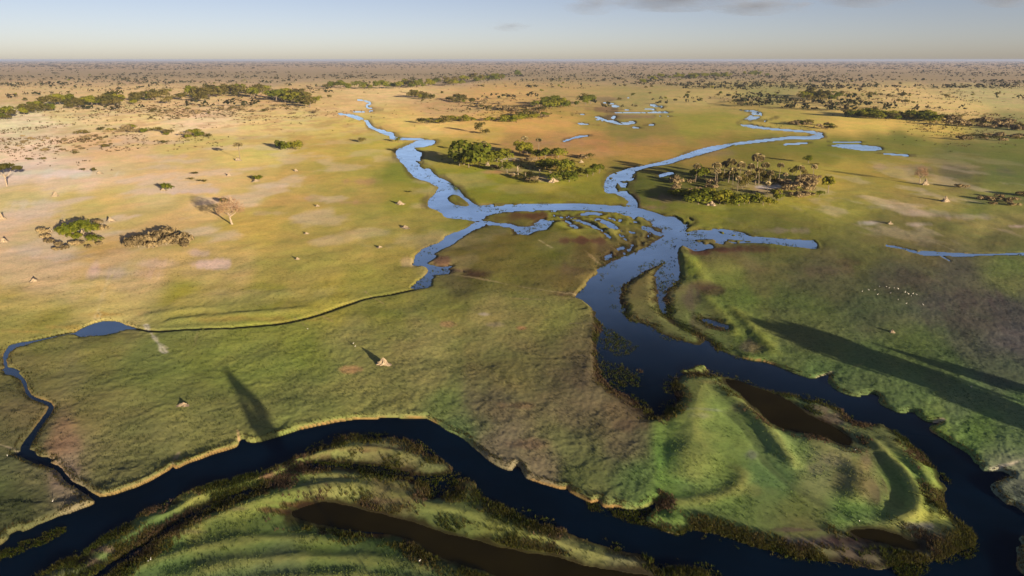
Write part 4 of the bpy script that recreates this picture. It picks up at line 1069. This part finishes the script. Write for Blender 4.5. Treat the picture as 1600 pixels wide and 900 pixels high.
for x, cy, by in [(265, 160, 310), (440, 150, 330), (560, 115, 310), (650, 145, 320), (800, 80, 330), (870, 145, 310), (1010, 150, 290), (1195, 170, 310), (1310, 165, 300), (520, 140, 300), (640, 265, 390), (930, 220, 350), (760, 160, 320), (455, 205, 340), (600, 190, 330), (830, 190, 340), (900, 400, 440), (905, 310, 430), (1060, 230, 330), (720, 215, 350)]:
    xx, yy = z2(x, by)
    plant('palm', xx, yy, (by - cy) / 5.714 * 1.05, 'pale-headed palm rising among the others on the palm island', 'palms of the palm island', 1.1)
for i in range(34):
    x = 980 + 360 * R.rand(); y = 270 + 190 * R.rand()
    plant('scrub', *z2(x, y), 5 + 5 * R.rand(), 'grey dry shrub on the bare right side of the palm island', 'dry shrubs of the palm island', 1.1 + 0.5 * R.rand())
for i in range(14):
    x = 60 + 420 * R.rand(); y = 300 + 110 * R.rand()
    plant('scrub', *z2(x, y), 6 + 4 * R.rand(), 'grey scrub behind the front row bushes of the palm island', 'grey scrub of the palm island', 1.2)

# ------------------------------------------------------------------ bands and clumps farther out
def band(line, n, thick, hr, kinds, label, group, seed, wide=(1.0, 1.6)):
    rs = np.random.RandomState(seed); line = np.array(line, float)
    seg = np.linalg.norm(np.diff(line, axis=0), axis=1); cum = np.concatenate([[0], np.cumsum(seg)])
    for i in range(n):
        t = rs.rand() * cum[-1]; k = min(np.searchsorted(cum, t, side='right') - 1, len(seg) - 1)
        f = (t - cum[k]) / seg[k]; p = line[k] * (1 - f) + line[k + 1] * f
        p = p + np.array([rs.normal() * 4, (rs.rand() - 0.5) * thick])
        q = P(*p); 
        if ground_at(q[0], q[1])[1][0] > -1: continue
        kind = kinds[rs.randint(len(kinds))]
        lab = label if kind in ('broadleaf', 'olive') else label.replace('tree', 'bush')
        plant(kind, p[0], p[1], hr[0] + (hr[1] - hr[0]) * rs.rand() ** 1.5, lab, group if kind in ('broadleaf', 'olive') else group.replace('trees', 'bushes'), wide[0] + (wide[1] - wide[0]) * rs.rand())

band([(0, 186), (60, 172), (130, 164), (200, 161), (280, 158), (350, 152), (420, 148)], 84, 9, (9, 20), ['broadleaf', 'olive', 'olive', 'olivebush'], 'olive tree in the long wooded band at upper left', 'trees of the upper left wooded band', 1)
band([(430, 152), (460, 158), (488, 162)], 30, 14, (11, 22), ['broadleaf', 'broadleaf', 'olive'], 'green tree in the dense corner clump ending the upper left band', 'trees of the corner clump', 2)
band([(505, 137), (560, 139), (620, 137), (690, 134), (750, 127), (815, 120)], 70, 5, (7, 14), ['broadleaf', 'broadleaf', 'olive'], 'dark tree in the wooded line beyond the north-west channel', 'trees of the line beyond the channel', 3)
band([(640, 152), (690, 158), (740, 160)], 18, 6, (6, 12), ['broadleaf', 'olive', 'olivebush'], 'tree in the loose row right of the far channel bends', 'trees right of the far channel bends', 4)
band([(850, 166), (890, 166), (925, 163)], 20, 5, (9, 16), ['broadleaf', 'broadleaf', 'bush'], 'green tree in the compact grove at the centre of the far plain', 'trees of the central far grove', 5)
band([(645, 190), (690, 192), (740, 190), (800, 188), (850, 183)], 34, 7, (5, 11), ['olivebush', 'bush', 'olive'], 'olive tree in the ragged row above the middle island', 'trees of the row above the middle island', 6)
band([(740, 163), (800, 172), (850, 178)], 28, 14, (4, 8), ['scrub', 'scrub', 'olivebush'], 'low brown tree on the scrubby rise left of the far pools', 'trees of the scrubby rise', 7)
band([(1322, 180), (1370, 183), (1420, 184), (1470, 188)], 60, 6, (7, 14), ['broadleaf', 'bush', 'olive'], 'green tree in the thick hedge line at upper right', 'trees of the upper right hedge line', 8)
band([(1470, 190), (1530, 195), (1600, 200)], 34, 10, (5, 11), ['scrub', 'scrub', 'olive'], 'grey tree in the thin wood right of the hedge line', 'trees of the thin grey wood', 9)
band([(1250, 152), (1280, 157), (1300, 154)], 24, 9, (9, 17), ['broadleaf', 'olive'], 'grey-green tree in the clump above the right channel', 'trees of the clump above the right channel', 10)
band([(1300, 149), (1360, 150), (1425, 150)], 26, 4, (3, 6), ['broadleaf', 'olivebush'], 'dark tree in the thin row right of the channel clump', 'trees of the thin right row', 11)
band([(1480, 215), (1540, 217), (1600, 214)], 22, 9, (4, 8), ['scrub', 'olivebush'], 'brown tree scattered below the thin grey wood', 'trees below the thin grey wood', 12)
band([(1237, 192), (1262, 196), (1312, 200)], 20, 6, (4, 8), ['olivebush', 'scrub', 'bush'], 'low tree beside the loop of the right channel', 'trees by the right channel loop', 13)
band([(1000, 130), (1010, 127), (1040, 124), (1100, 122), (1200, 118)], 44, 4, (5, 9), ['broadleaf'], 'dark tree in the far row beyond the pools', 'trees of the far row beyond the pools', 14)
band([(130, 208), (170, 203), (210, 204), (260, 210), (330, 214)], 26, 9, (4, 9), ['bush', 'olivebush', 'olivebush', 'scrub'], 'low green tree on the tawny rise at upper left', 'trees of the tawny rise', 15)
band([(180, 175), (260, 182), (330, 170), (420, 172), (500, 170)], 50, 16, (2.5, 5), ['scrub', 'scrub', 'olivebush'], 'tiny tree on the tawny slope below the upper left band', 'trees of the tawny slope', 16)
band([(0, 220), (60, 228), (120, 226), (180, 218)], 40, 22, (2.5, 4.5), ['scrub'], 'tiny tawny tree on the dry rise at the left edge', 'trees of the dry left rise', 17)
# scattered trees on the far plain
rs = np.random.RandomState(77); made = 0
for i in range(900):
    x = rs.rand() * 1600; y = 106 + 62 * rs.rand() ** 1.4
    dens = 0.30 + 0.7 * sstep(700, 1500, x)
    q = P(x, y)
    if ground_at(q[0], q[1])[1][0] > -5 or rs.rand() > dens * (0.35 if fbm(np.array([q[0] / 260.]), np.array([q[1] / 500.]), 3, 91)[0] < 0.5 else 1.0): continue
    if 520 < x < 640 and y > 140: continue
    hh = (6 + 5 * rs.rand()) / m_per_px(y)
    side = 'left' if x < 530 else ('middle' if x < 1060 else 'right')
    plant('broadleaf' if rs.rand() < 0.3 else 'olive', x, y, hh, 'small dark tree scattered on the %s far plain' % side, 'trees scattered on the %s far plain' % side, 1.1 + 0.4 * rs.rand())
    made += 1
    if made > 150: break

# trees that stand just outside the picture and throw the long shadows into it
def shadow_tree(x, y, dist, hgt, wide, label, variant=0):
    tip = P(x, y, 1.0)
    bx = tip[0] + math.sin(math.radians(35)) * dist; by = tip[1] - math.cos(math.radians(35)) * dist
    zz = ground_at(bx, by)[0][0]
    put('tall', (bx, by, float(max(zz, 0.3))), hgt, label, 'tree', None, wide, variant=variant)
TANE = math.tan(SUN_EL)
shadow_tree(348, 570, 23.0 / TANE, 23.0, 0.38, 'tall tree below the frame whose shadow crosses the near plain at left', 2)
shadow_tree(1150, 487, 21.0 / TANE, 21.0, 0.85, 'tallest tree beyond the right frame edge throwing the long dark shadow band', 1)
shadow_tree(1240, 518, 19.5 / TANE, 19.5, 0.8, 'broad tree beyond the right frame edge widening the long dark shadow band')
shadow_tree(1372, 535, 16.0 / TANE, 16.0, 0.5, 'slim tree beyond the right frame edge throwing the thin upper shadow band', 1)
shadow_tree(1330, 555, 18.0 / TANE, 18.0, 0.75, 'stout tree beyond the right frame edge throwing the lower shadow band', 1)

# ------------------------------------------------------------------ white wading birds
def build_bird():
    body = tube([(-0.30, 0, 0.52), (-0.22, 0, 0.56), (-0.05, 0, 0.60), (0.10, 0, 0.66), (0.19, 0, 0.76), (0.20, 0, 0.87), (0.25, 0, 0.96), (0.31, 0, 0.97), (0.35, 0, 0.965)],
                [0.02, 0.09, 0.15, 0.11, 0.055, 0.04, 0.045, 0.045, 0.02], 8)
    leg = tube([(0, 0, 0), (0.01, 0, 0.25), (-0.02, 0, 0.52)], [0.014, 0.012, 0.02], 5)
    foot = tube([(-0.03, 0, 0.012), (0.10, 0, 0.010)], [0.012, 0.008], 4)
    beak = tube([(0.34, 0, 0.965), (0.50, 0, 0.94)], [0.02, 0.004], 5)
    return as_mesh('body', *body, M_BIRD, True), as_mesh('leg', *join([leg, foot]), M_LEGS), as_mesh('beak', *beak, M_BEAK)
B_BODY, B_LEG, B_BEAK = build_bird()
def bird(x, y, sc, rz, label, group):
    e = bpy.data.objects.new('white_bird', None); COL.objects.link(e); e.empty_display_size = 0.3
    e.location = spot(x, y); e.scale = (sc, sc, sc); e.rotation_euler = (0, 0, rz)
    tag(e, label, 'bird', group)
    b = bpy.data.objects.new('body', B_BODY); COL.objects.link(b); b.parent = e
    for sgn in (-1, 1):
        l = bpy.data.objects.new('leg', B_LEG); COL.objects.link(l); l.parent = e; l.location = (0, 0.06 * sgn, 0)
    k = bpy.data.objects.new('beak', B_BEAK); COL.objects.link(k); k.parent = e
for i, (x, y, s_) in enumerate([(27.0, 27.3, 1), (37.0, 24.2, 1.1), (46.7, 24.3, 1.1), (51, 31.8, 1), (54, 18.6, .9), (65, 18.8, .9), (69.2, 20.8, 1), (77, 21, 1), (83, 23, 1.25), (71, 29.3, 1.1),
                                (94, 28.3, 1.25), (98.7, 31.3, 1.3), (103.2, 34.6, 1.2), (106.2, 30.6, 1.1), (111.5, 32.7, 1.2), (83, 40.5, 1), (95.8, 46, 1)]):
    bird(1320 + x, 430 + y, s_ * 0.8, 0.6 + i * 1.9, 'white bird in the loose flock on the brown flat at right', 'flock on the brown flat')
bird(1442, 478, 0.95, 2.0, 'lone white bird lowest right of the flock on the brown flat', 'flock on the brown flat')
for x, y, lab in [(555.3, 543.5, 'white bird nearest the large mound shadow, lower of two'), (552.3, 539, 'white bird nearest the large mound shadow, upper of two')]:
    bird(x, y, 0.7, 1.0, lab, 'pair by the large mound shadow')
for x, y, lab in [(481, 516, 'white bird on the grass just below the cut stream'), (1336, 703, 'white bird on the ridge of the right peninsula'), (1343, 813, 'white bird low on the right peninsula'), (656, 878, 'white bird on the grass below the oxbow pond'), (12, 714, 'white bird beside the bend of the left stream'), (83, 785, 'white bird on the grass right of the left stream'), (1517, 607, 'white bird in the shadow band at right'),
                  (232, 879, 'left of two white birds on the near meadow at lower left'), (236, 876, 'right of two white birds on the near meadow at lower left'), (43, 885, 'white bird on the river at the lower left corner')]:
    if lab.startswith('white bird on the river'): continue
    bird(x, y, 0.6, x * 0.7, lab, 'single birds on the grass')

# ------------------------------------------------------------------ reeds, water plants, grass, far woods (too many to count)
def tufts(name, px, hgt, wid, col, blades, seed, lift=0.0, lean=0.45):
    rs = np.random.RandomState(seed); n = len(px)
    b = np.repeat(np.arange(n), blades); m = len(b)
    a = rs.rand(m) * 6.283; off = rs.rand(m) ** 0.5
    base = px[b] + np.stack([np.cos(a) * off * wid[b], np.sin(a) * off * wid[b], np.zeros(m)], 1)
    a2 = a + rs.normal(size=m) * 0.8
    bw = wid[b] * 0.55
    side = np.stack([-np.sin(a2), np.cos(a2), np.zeros(m)], 1) * bw[:, None] * 0.5
    tip = base + np.stack([np.cos(a2) * lean * hgt[b], np.sin(a2) * lean * hgt[b], hgt[b] * (0.6 + 0.5 * rs.rand(m))], 1)
    V = np.stack([base - side, base + side, tip], 1); V[:, :2, 2] -= 0.04
    V = V.reshape(-1, 3); V[:, 2] += lift
    F = np.arange(3 * m).reshape(-1, 3)
    c = np.repeat(col[b] * (0.75 + 0.5 * rs.rand(m))[:, None], 3, axis=0)
    o = np_mesh(name, V, F, M_TUFT, c)
    return tag(o, kind='stuff')

def scatter(n, x0, x1, y0, y1, seed):
    rs = np.random.RandomState(seed)
    x = x0 + (x1 - x0) * rs.rand(n); y = y0 + (y1 - y0) * rs.rand(n)
    return PA(np.stack([x, y], 1), 0.5), x, y, rs

def pick_cols(rs, n, cols, t=None):
    cols = np.array(cols); i = rs.randint(len(cols), size=n) if t is None else np.clip((t * len(cols)).astype(int), 0, len(cols) - 1)
    return cols[i]

# reeds on the low banks
pt, x, y, rs = scatter(420000, -20, 1620, 380, 905, 401)
zz, ww, cc = ground_at(pt[:, 0], pt[:, 1])
gl = np.zeros(len(pt))
for g in GENTLE: gl = np.maximum(gl, (poly_sdf(PA(g), pt[:, 0], pt[:, 1], 2.0) > 0).astype(float))
nz = fbm(pt[:, 0] / 5.0, pt[:, 1] / 5.0, 3, 402); nz2 = fbm(pt[:, 0] / 9.0 + 50, pt[:, 1] / 9.0, 3, 403)
pd = np.full(len(pt), -9.0)
for g in (OXBOW, POND_BAR, POND_TIP): pd = np.maximum(pd, poly_sdf(PA(g), pt[:, 0], pt[:, 1], 4.0))
keep = (pd < -0.8) & (gl > 0) & (ww < 0.2) & (ww > -4.5) & (rs.rand(len(pt)) < np.clip((nz - 0.34) * 3.2, 0, 1) * np.clip((4.5 + ww) / 3.0, 0.1, 1))
p3 = np.stack([pt[keep, 0], pt[keep, 1], np.maximum(zz[keep], 0.0)], 1)
n = len(p3); t = np.clip((nz2[keep] - 0.28) / 0.44, 0, 0.999)
cols = pick_cols(rs, n, [(0.045, 0.060, 0.014), (0.070, 0.074, 0.018), (0.085, 0.080, 0.024), (0.100, 0.084, 0.034), (0.105, 0.074, 0.048)], np.clip(t + rs.normal(size=n) * 0.12, 0, 0.999))
tufts('reed_bed', p3, 0.28 + 0.45 * rs.rand(n), 0.13 + 0.15 * rs.rand(n), cols, 5, 404)
# water plants floating off the low banks and in the weedy reaches
pt, x, y, rs = scatter(260000, -20, 1620, 222, 905, 411)
zz, ww, cc = ground_at(pt[:, 0], pt[:, 1])
zone = np.zeros(len(pt))
for g in GENTLE: zone = np.maximum(zone, 0.55 * (poly_sdf(PA(g), pt[:, 0], pt[:, 1], 2.0) > 0) * (ww < 2.2))
for poly, k in [([(-20,885),(-20,868),(25,853),(45,843),(70,832),(95,823),(105,828),(95,838),(60,855),(25,868)], 2.2), ([(943,508),(965,520),(990,538),(998,542),(985,552),(968,560),(945,545)], 1.2), ([(938,560),(985,572),(1000,590),(1000,605),(960,605),(940,585)], 1.1),
                ([(1066,362),(1120,356),(1175,369),(1200,372),(1165,380),(1112,388),(1080,392)], 0.8), ([(915,782),(950,795),(1000,800),(1020,795),(1070,830),(1060,840),(1010,822),(985,818),(950,806),(922,798)], 2.0), ([(1474,775),(1500,785),(1515,805),(1500,815),(1478,805)], 0.9),
                ([(1470,735),(1485,750),(1480,765),(1468,755)], 0.8), ([(1395,880),(1440,872),(1455,890),(1430,905),(1400,900)], 2.2), ([(1520,815),(1525,835),(1510,850),(1495,840)], 1.4), ([(1030,447),(1062,445),(1050,500),(1036,490)], 1.0), ([(740,322),(940,322),(1000,340),(1040,365),(1000,392),(930,340),(760,340)], 0.45),
                ([(1055,335),(1085,345),(1075,358),(1050,345)], 0.8), ([(640,255),(690,280),(690,292),(660,280)], 0.5), ([(470,720),(600,728),(640,742),(560,735)], 1.2), ([(1110,545),(1145,552),(1180,565),(1150,560)], 1.4), ([(1320,645),(1400,672),(1450,715),(1440,720),(1390,678),(1320,655)], 1.2)]:
    zone = np.maximum(zone, k * (poly_sdf(PA(poly), pt[:, 0], pt[:, 1], 3.0) > 0))
zone = np.maximum(zone, 0.5 * (y < 480) * (ww < 5))
nz = fbm(pt[:, 0] / 6.0, pt[:, 1] / 9.0, 4, 412)
pd = np.full(len(pt), -9.0)
for g in (OXBOW, POND_BAR, POND_TIP): pd = np.maximum(pd, poly_sdf(PA(g), pt[:, 0], pt[:, 1], 4.0))
keep = (pd < -0.5) & (ww > -0.2) & (zone > 0) & (rs.rand(len(pt)) < zone * np.clip((nz - 0.50 + 0.10 * (zone > 1) + 0.14 * (zone > 1.9)) * 5, 0, 1))
p3 = np.stack([pt[keep, 0], pt[keep, 1], np.full(keep.sum(), 0.03)], 1); n = len(p3)
cols = pick_cols(rs, n, [(0.030, 0.045, 0.008), (0.048, 0.066, 0.010), (0.066, 0.074, 0.015), (0.060, 0.058, 0.018)])
dd = np.linalg.norm(p3[:, :2], axis=1)
tufts('water_plants', p3, (0.10 + 0.22 * rs.rand(n)), (0.25 + 0.3 * rs.rand(n)) * np.clip(dd / 200, 0.8, 2.5), cols, 5, 413, 0.05, 0.9)
# grass tussocks on the near plain
pt, x, y, rs = scatter(70000, -20, 1620, 400, 905, 421)
zz, ww, cc = ground_at(pt[:, 0], pt[:, 1])
nz = fbm(pt[:, 0] / 6.0, pt[:, 1] / 8.0, 3, 422)
keep = (ww < -0.8) & (rs.rand(len(pt)) < np.clip((nz - 0.36) * 4, 0.05, 1))
p3 = np.stack([pt[keep, 0], pt[keep, 1], zz[keep]], 1); n = len(p3)
pt2, x2, y2, rs2 = scatter(240000, -20, 1620, 450, 905, 424)
zz2, ww2, cc2 = ground_at(pt2[:, 0], pt2[:, 1])
k2 = (ww2 < -0.25) & (ww2 > -1.3) & (rs2.rand(len(pt2)) < 0.8)
for g in GENTLE: k2 &= poly_sdf(PA(g), pt2[:, 0], pt2[:, 1], 2.0) < 0
pb = np.stack([pt2[k2, 0], pt2[k2, 1], zz2[k2]], 1)
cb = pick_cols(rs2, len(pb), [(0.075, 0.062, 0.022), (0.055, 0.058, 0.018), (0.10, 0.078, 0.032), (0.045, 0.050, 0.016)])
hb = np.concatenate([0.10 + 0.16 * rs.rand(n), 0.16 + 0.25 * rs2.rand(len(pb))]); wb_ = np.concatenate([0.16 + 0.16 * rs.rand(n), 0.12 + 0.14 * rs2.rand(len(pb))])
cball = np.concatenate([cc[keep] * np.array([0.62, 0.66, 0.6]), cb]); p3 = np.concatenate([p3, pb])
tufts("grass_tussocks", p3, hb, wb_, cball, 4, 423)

# low dry scrub on the tawny rises
pt, x, y, rs = scatter(60000, -20, 1620, 128, 300, 431)
zz, ww, cc = ground_at(pt[:, 0], pt[:, 1])
zone = np.zeros(len(pt))
for cx, cy, a, b, k in [(120, 215, 170, 22, 1.0), (300, 175, 220, 16, 1.0), (430, 168, 80, 12, 1.0), (780, 170, 110, 12, 1.0), (90, 232, 130, 16, 0.8), (1500, 190, 130, 18, 0.7), (1400, 150, 220, 14, 0.6), (250, 140, 260, 8, 0.6), (700, 128, 200, 8, 0.5), (1220, 300, 70, 14, 0.8), (820, 262, 80, 14, 0.6), (1540, 215, 90, 12, 0.7), (1270, 197, 50, 5, 0.8), (1100, 128, 140, 6, 0.7)]:
    zone = np.maximum(zone, k * np.exp(-(((x - cx) / a) ** 2 + ((y - cy) / b) ** 2) * 1.5))
nz = fbm(pt[:, 0] / 45.0, pt[:, 1] / 60.0, 4, 432)
keep = (ww < -3) & (rs.rand(len(pt)) < zone * np.clip((nz - 0.40) * 5, 0, 1))
p3 = np.stack([pt[keep, 0], pt[keep, 1], zz[keep]], 1); n = len(p3)
dd = np.linalg.norm(p3[:, :2], axis=1)
cols = pick_cols(rs, n, [(0.10, 0.065, 0.028), (0.075, 0.058, 0.022), (0.13, 0.085, 0.035), (0.060, 0.058, 0.020)])
tufts('dry_scrub', p3, (0.8 + 1.2 * rs.rand(n)) * np.clip(dd / 900, 0.7, 2), (0.8 + 0.8 * rs.rand(n)) * np.clip(dd / 900, 0.7, 2), cols, 6, 433)

# woods on the far plain that read as one mass
def far_woods():
    rs = np.random.RandomState(500)
    N = 90000
    y = HORIZON + 2.2 + 80 * rs.rand(N) ** 2.6
    x = -60 + 1720 * rs.rand(N)
    g = PA(np.stack([x, y], 1), 0.5)
    zz, ww, cc = ground_at(g[:, 0], g[:, 1])
    d = np.linalg.norm(g, axis=1)
    f1 = fbm(g[:, 0] / 900.0, g[:, 1] / 700.0, 4, 501); f2 = fbm(g[:, 0] / 180.0, g[:, 1] / 160.0, 3, 502)
    px_line = sstep(700, 1500, x)
    far = sstep(3500, 11000, d)
    th = 0.565 - 0.05 * px_line - 0.16 * far
    f0 = fbm(g[:, 0] / 3200.0, g[:, 1] / 2600.0, 4, 505)
    sparse = (rs.rand(N) < 0.16) & (y > 100) & (f2 > 0.60)
    keep = ((f1 * 0.65 + f2 * 0.35 > th) & ~((x < 900) & (y > 122)) & ~((y > 140) & (x < 1150)) | sparse | ((f0 > 0.50) & (f2 > 0.48) & (d > 2600) & (rs.rand(N) < 0.8))) & ~((x > 520) & (x < 640) & (y > 135)) & (ww < -8)
    idx = np.nonzero(keep)[0]
    idx = idx[:17000]
    g = g[idx]; zz = zz[idx]; d = d[idx]; n = len(idx)
    hgt = (4 + 9 * rs.rand(n) ** 1.6) * (1 + 0.25 * sstep(5000, 15000, d)); wid = hgt * (0.8 + 1.4 * rs.rand(n) ** 2) * (1 + 3.0 * sstep(4000, 16000, d))
    q = 9
    V, F = quad_cloud(rs, [(0, 0, 0.55, 0.42), (0.2, 0.1, 0.4, 0.3), (-0.2, -0.1, 0.45, 0.3)], n * q, 0.17)
    V = V.reshape(n, q * 4, 3)
    V = V * np.stack([wid, wid, hgt], 1)[:, None, :] + np.stack([g[:, 0], g[:, 1], zz], 1)[:, None, :]
    base = np.array([(0.030, 0.036, 0.016), (0.042, 0.044, 0.020), (0.060, 0.052, 0.028)])[rs.randint(3, size=n)]
    c = np.repeat(base * (0.7 + 0.6 * rs.rand(n))[:, None], q * 4, axis=0)
    o = np_mesh('distant_woodland', V.reshape(-1, 3), F, M_FAR, c)
    tag(o, kind='stuff')
far_woods()
# tell the crowded island plants apart by their order in the picture
ORD = ['first', 'second', 'third', 'fourth', 'fifth', 'sixth', 'seventh', 'eighth', 'ninth', 'tenth', 'eleventh', 'twelfth', 'thirteenth', 'fourteenth', 'fifteenth', 'sixteenth', 'seventeenth', 'eighteenth',
       'nineteenth', 'twentieth', 'twenty-first', 'twenty-second', 'twenty-third', 'twenty-fourth', 'twenty-fifth', 'twenty-sixth', 'twenty-seventh', 'twenty-eighth', 'twenty-ninth', 'thirtieth', 'thirty-first', 'thirty-second', 'thirty-third', 'thirty-fourth']
for grp, lab in [(IM, '%s green tree from the left on the middle island'), ('front row bushes of the palm island', '%s green bush from the left in the front row of the palm island'),
                 ('olive trees of the palm island', '%s dry olive-brown tree from the left under the palms of the palm island'), ('palms of the palm island', '%s pale-headed palm from the left on the palm island'),
                 ('dark trees at the left end of the palm island', '%s large dark tree from the left at the left end of the palm island'),
                 ('flock on the brown flat', '%s white bird from the left in the flock on the brown flat'),
                 ('dry shrubs around the leafy clump', '%s dry brown shrub from the left at the foot of the leafy clump'),
                 ('scrub at the right frame edge', '%s grey-brown scrub from the left in the shaded patch at the right edge'),
                 ('small bushes dotted on the golden plain', '%s small low bush from the left on the upper golden plain')]:
    obs = [o for o in SC.objects if o.parent is None and o.get('group') == grp]
    obs.sort(key=lambda o: o.location.x / (o.location.y * CP + H * SP))
    for i, o in enumerate(obs[:len(ORD)]): o['label'] = lab % ORD[i]


# ------------------------------------------------------------------ clouds (real vapour, far off and high) and the hazy air over the plain
def cloud_mat(name, dens, col, scale):
    m, nt, N, L, out = new_mat(name)
    tc = N.new('ShaderNodeTexCoord')
    n = noise_node(N, L, scale, 6, 0.62, tc.outputs['Object'])
    vl = N.new('ShaderNodeVectorMath'); vl.operation = 'LENGTH'
    L.new(tc.outputs['Object'], vl.inputs[0])
    sub = N.new('ShaderNodeMath'); sub.operation = 'MULTIPLY_ADD'; sub.inputs[1].default_value = -0.42; sub.inputs[2].default_value = 0.06
    L.new(vl.outputs['Value'], sub.inputs[0])
    add = N.new('ShaderNodeMath'); add.operation = 'ADD'
    L.new(n.outputs[0], add.inputs[0]); L.new(sub.outputs[0], add.inputs[1])
    mr = N.new('ShaderNodeMapRange'); mr.inputs['From Min'].default_value = 0.30; mr.inputs['From Max'].default_value = 0.58
    mr.inputs['To Min'].default_value = 0.0; mr.inputs['To Max'].default_value = dens
    L.new(add.outputs[0], mr.inputs['Value'])
    pv = N.new('ShaderNodeVolumePrincipled')
    pv.inputs['Color'].default_value = (*col, 1)
    L.new(mr.outputs[0], pv.inputs['Density'])
    L.new(pv.outputs[0], out.inputs['Volume'])
    return m
M_CLOUD = cloud_mat('cloud_vapour', 0.0018, (0.50, 0.57, 0.72), 2.4)
def cloud(x, y, wpx, hpx, label, rot):
    dist = 14000.0
    v = (y - 450.0) / FPX
    ray = Vector(((x - 800.0) / FPX, CP - v * SP, -(SP + v * CP)))
    p = Vector((0, 0, H)) + ray * (dist / ray.y)
    bpy_me = bpy.data.meshes.new('cloud')
    V = []; F = []; nu, nv = 20, 10
    for j in range(nv + 1):
        ph = math.pi * j / nv
        for i in range(nu):
            th = 2 * math.pi * i / nu
            V.append((math.sin(ph) * math.cos(th), math.sin(ph) * math.sin(th), math.cos(ph) * (1.0 if ph < math.pi / 2 else 0.55)))
    for j in range(nv):
        for i in range(nu):
            F.append((j * nu + i, (j + 1) * nu + i, (j + 1) * nu + (i + 1) % nu, j * nu + (i + 1) % nu))
    o = mesh_obj('cloud', V, F, M_CLOUD)
    k = dist / FPX
    o.location = p; o.scale = (wpx * k * 0.75, wpx * k * 0.4, hpx * k * 0.95); o.rotation_euler = (0, 0, rot)
    return tag(o, label, 'cloud', 'clouds above the plain')
cloud(925, 8, 95, 26, 'small grey cloud with a pink top left of the long cloud bank', 0.1)
cloud(1055, -2, 200, 34, 'long blue-grey cloud bank at the top of the sky', -0.05)
cloud(1180, 10, 150, 24, 'lower ragged right end of the long cloud bank', 0.12)
cloud(1350, -4, 140, 26, 'grey cloud touching the upper frame edge at right', 0.0)
cloud(1580, -4, 130, 26, 'grey cloud at the upper right corner of the sky', 0.2)
cloud(795, 42, 60, 12, 'small faint cloud wisp low in the middle of the sky', 0.0)

def build_haze():
    m, nt, N, L, out = new_mat('dusty_air')
    pv = N.new('ShaderNodeVolumePrincipled')
    pv.inputs['Color'].default_value = (0.50, 0.62, 0.95, 1)
    pv.inputs['Density'].default_value = 0.000035
    pv.inputs['Anisotropy'].default_value = 0.0
    L.new(pv.outputs[0], out.inputs['Volume'])
    x, y0, y1, z0, z1 = 160000.0, -600.0, 62000.0, -3.0, 86.0
    V = [(-x, y0, z0), (x, y0, z0), (x, y1, z0), (-x, y1, z0), (-x, y0, z1), (x, y0, z1), (x, y1, z1), (-x, y1, z1)]
    F = [(3, 2, 1, 0), (4, 5, 6, 7), (0, 1, 5, 4), (1, 2, 6, 5), (2, 3, 7, 6), (3, 0, 4, 7)]
    tag(mesh_obj('haze', V, F, m), kind='stuff')
build_haze()
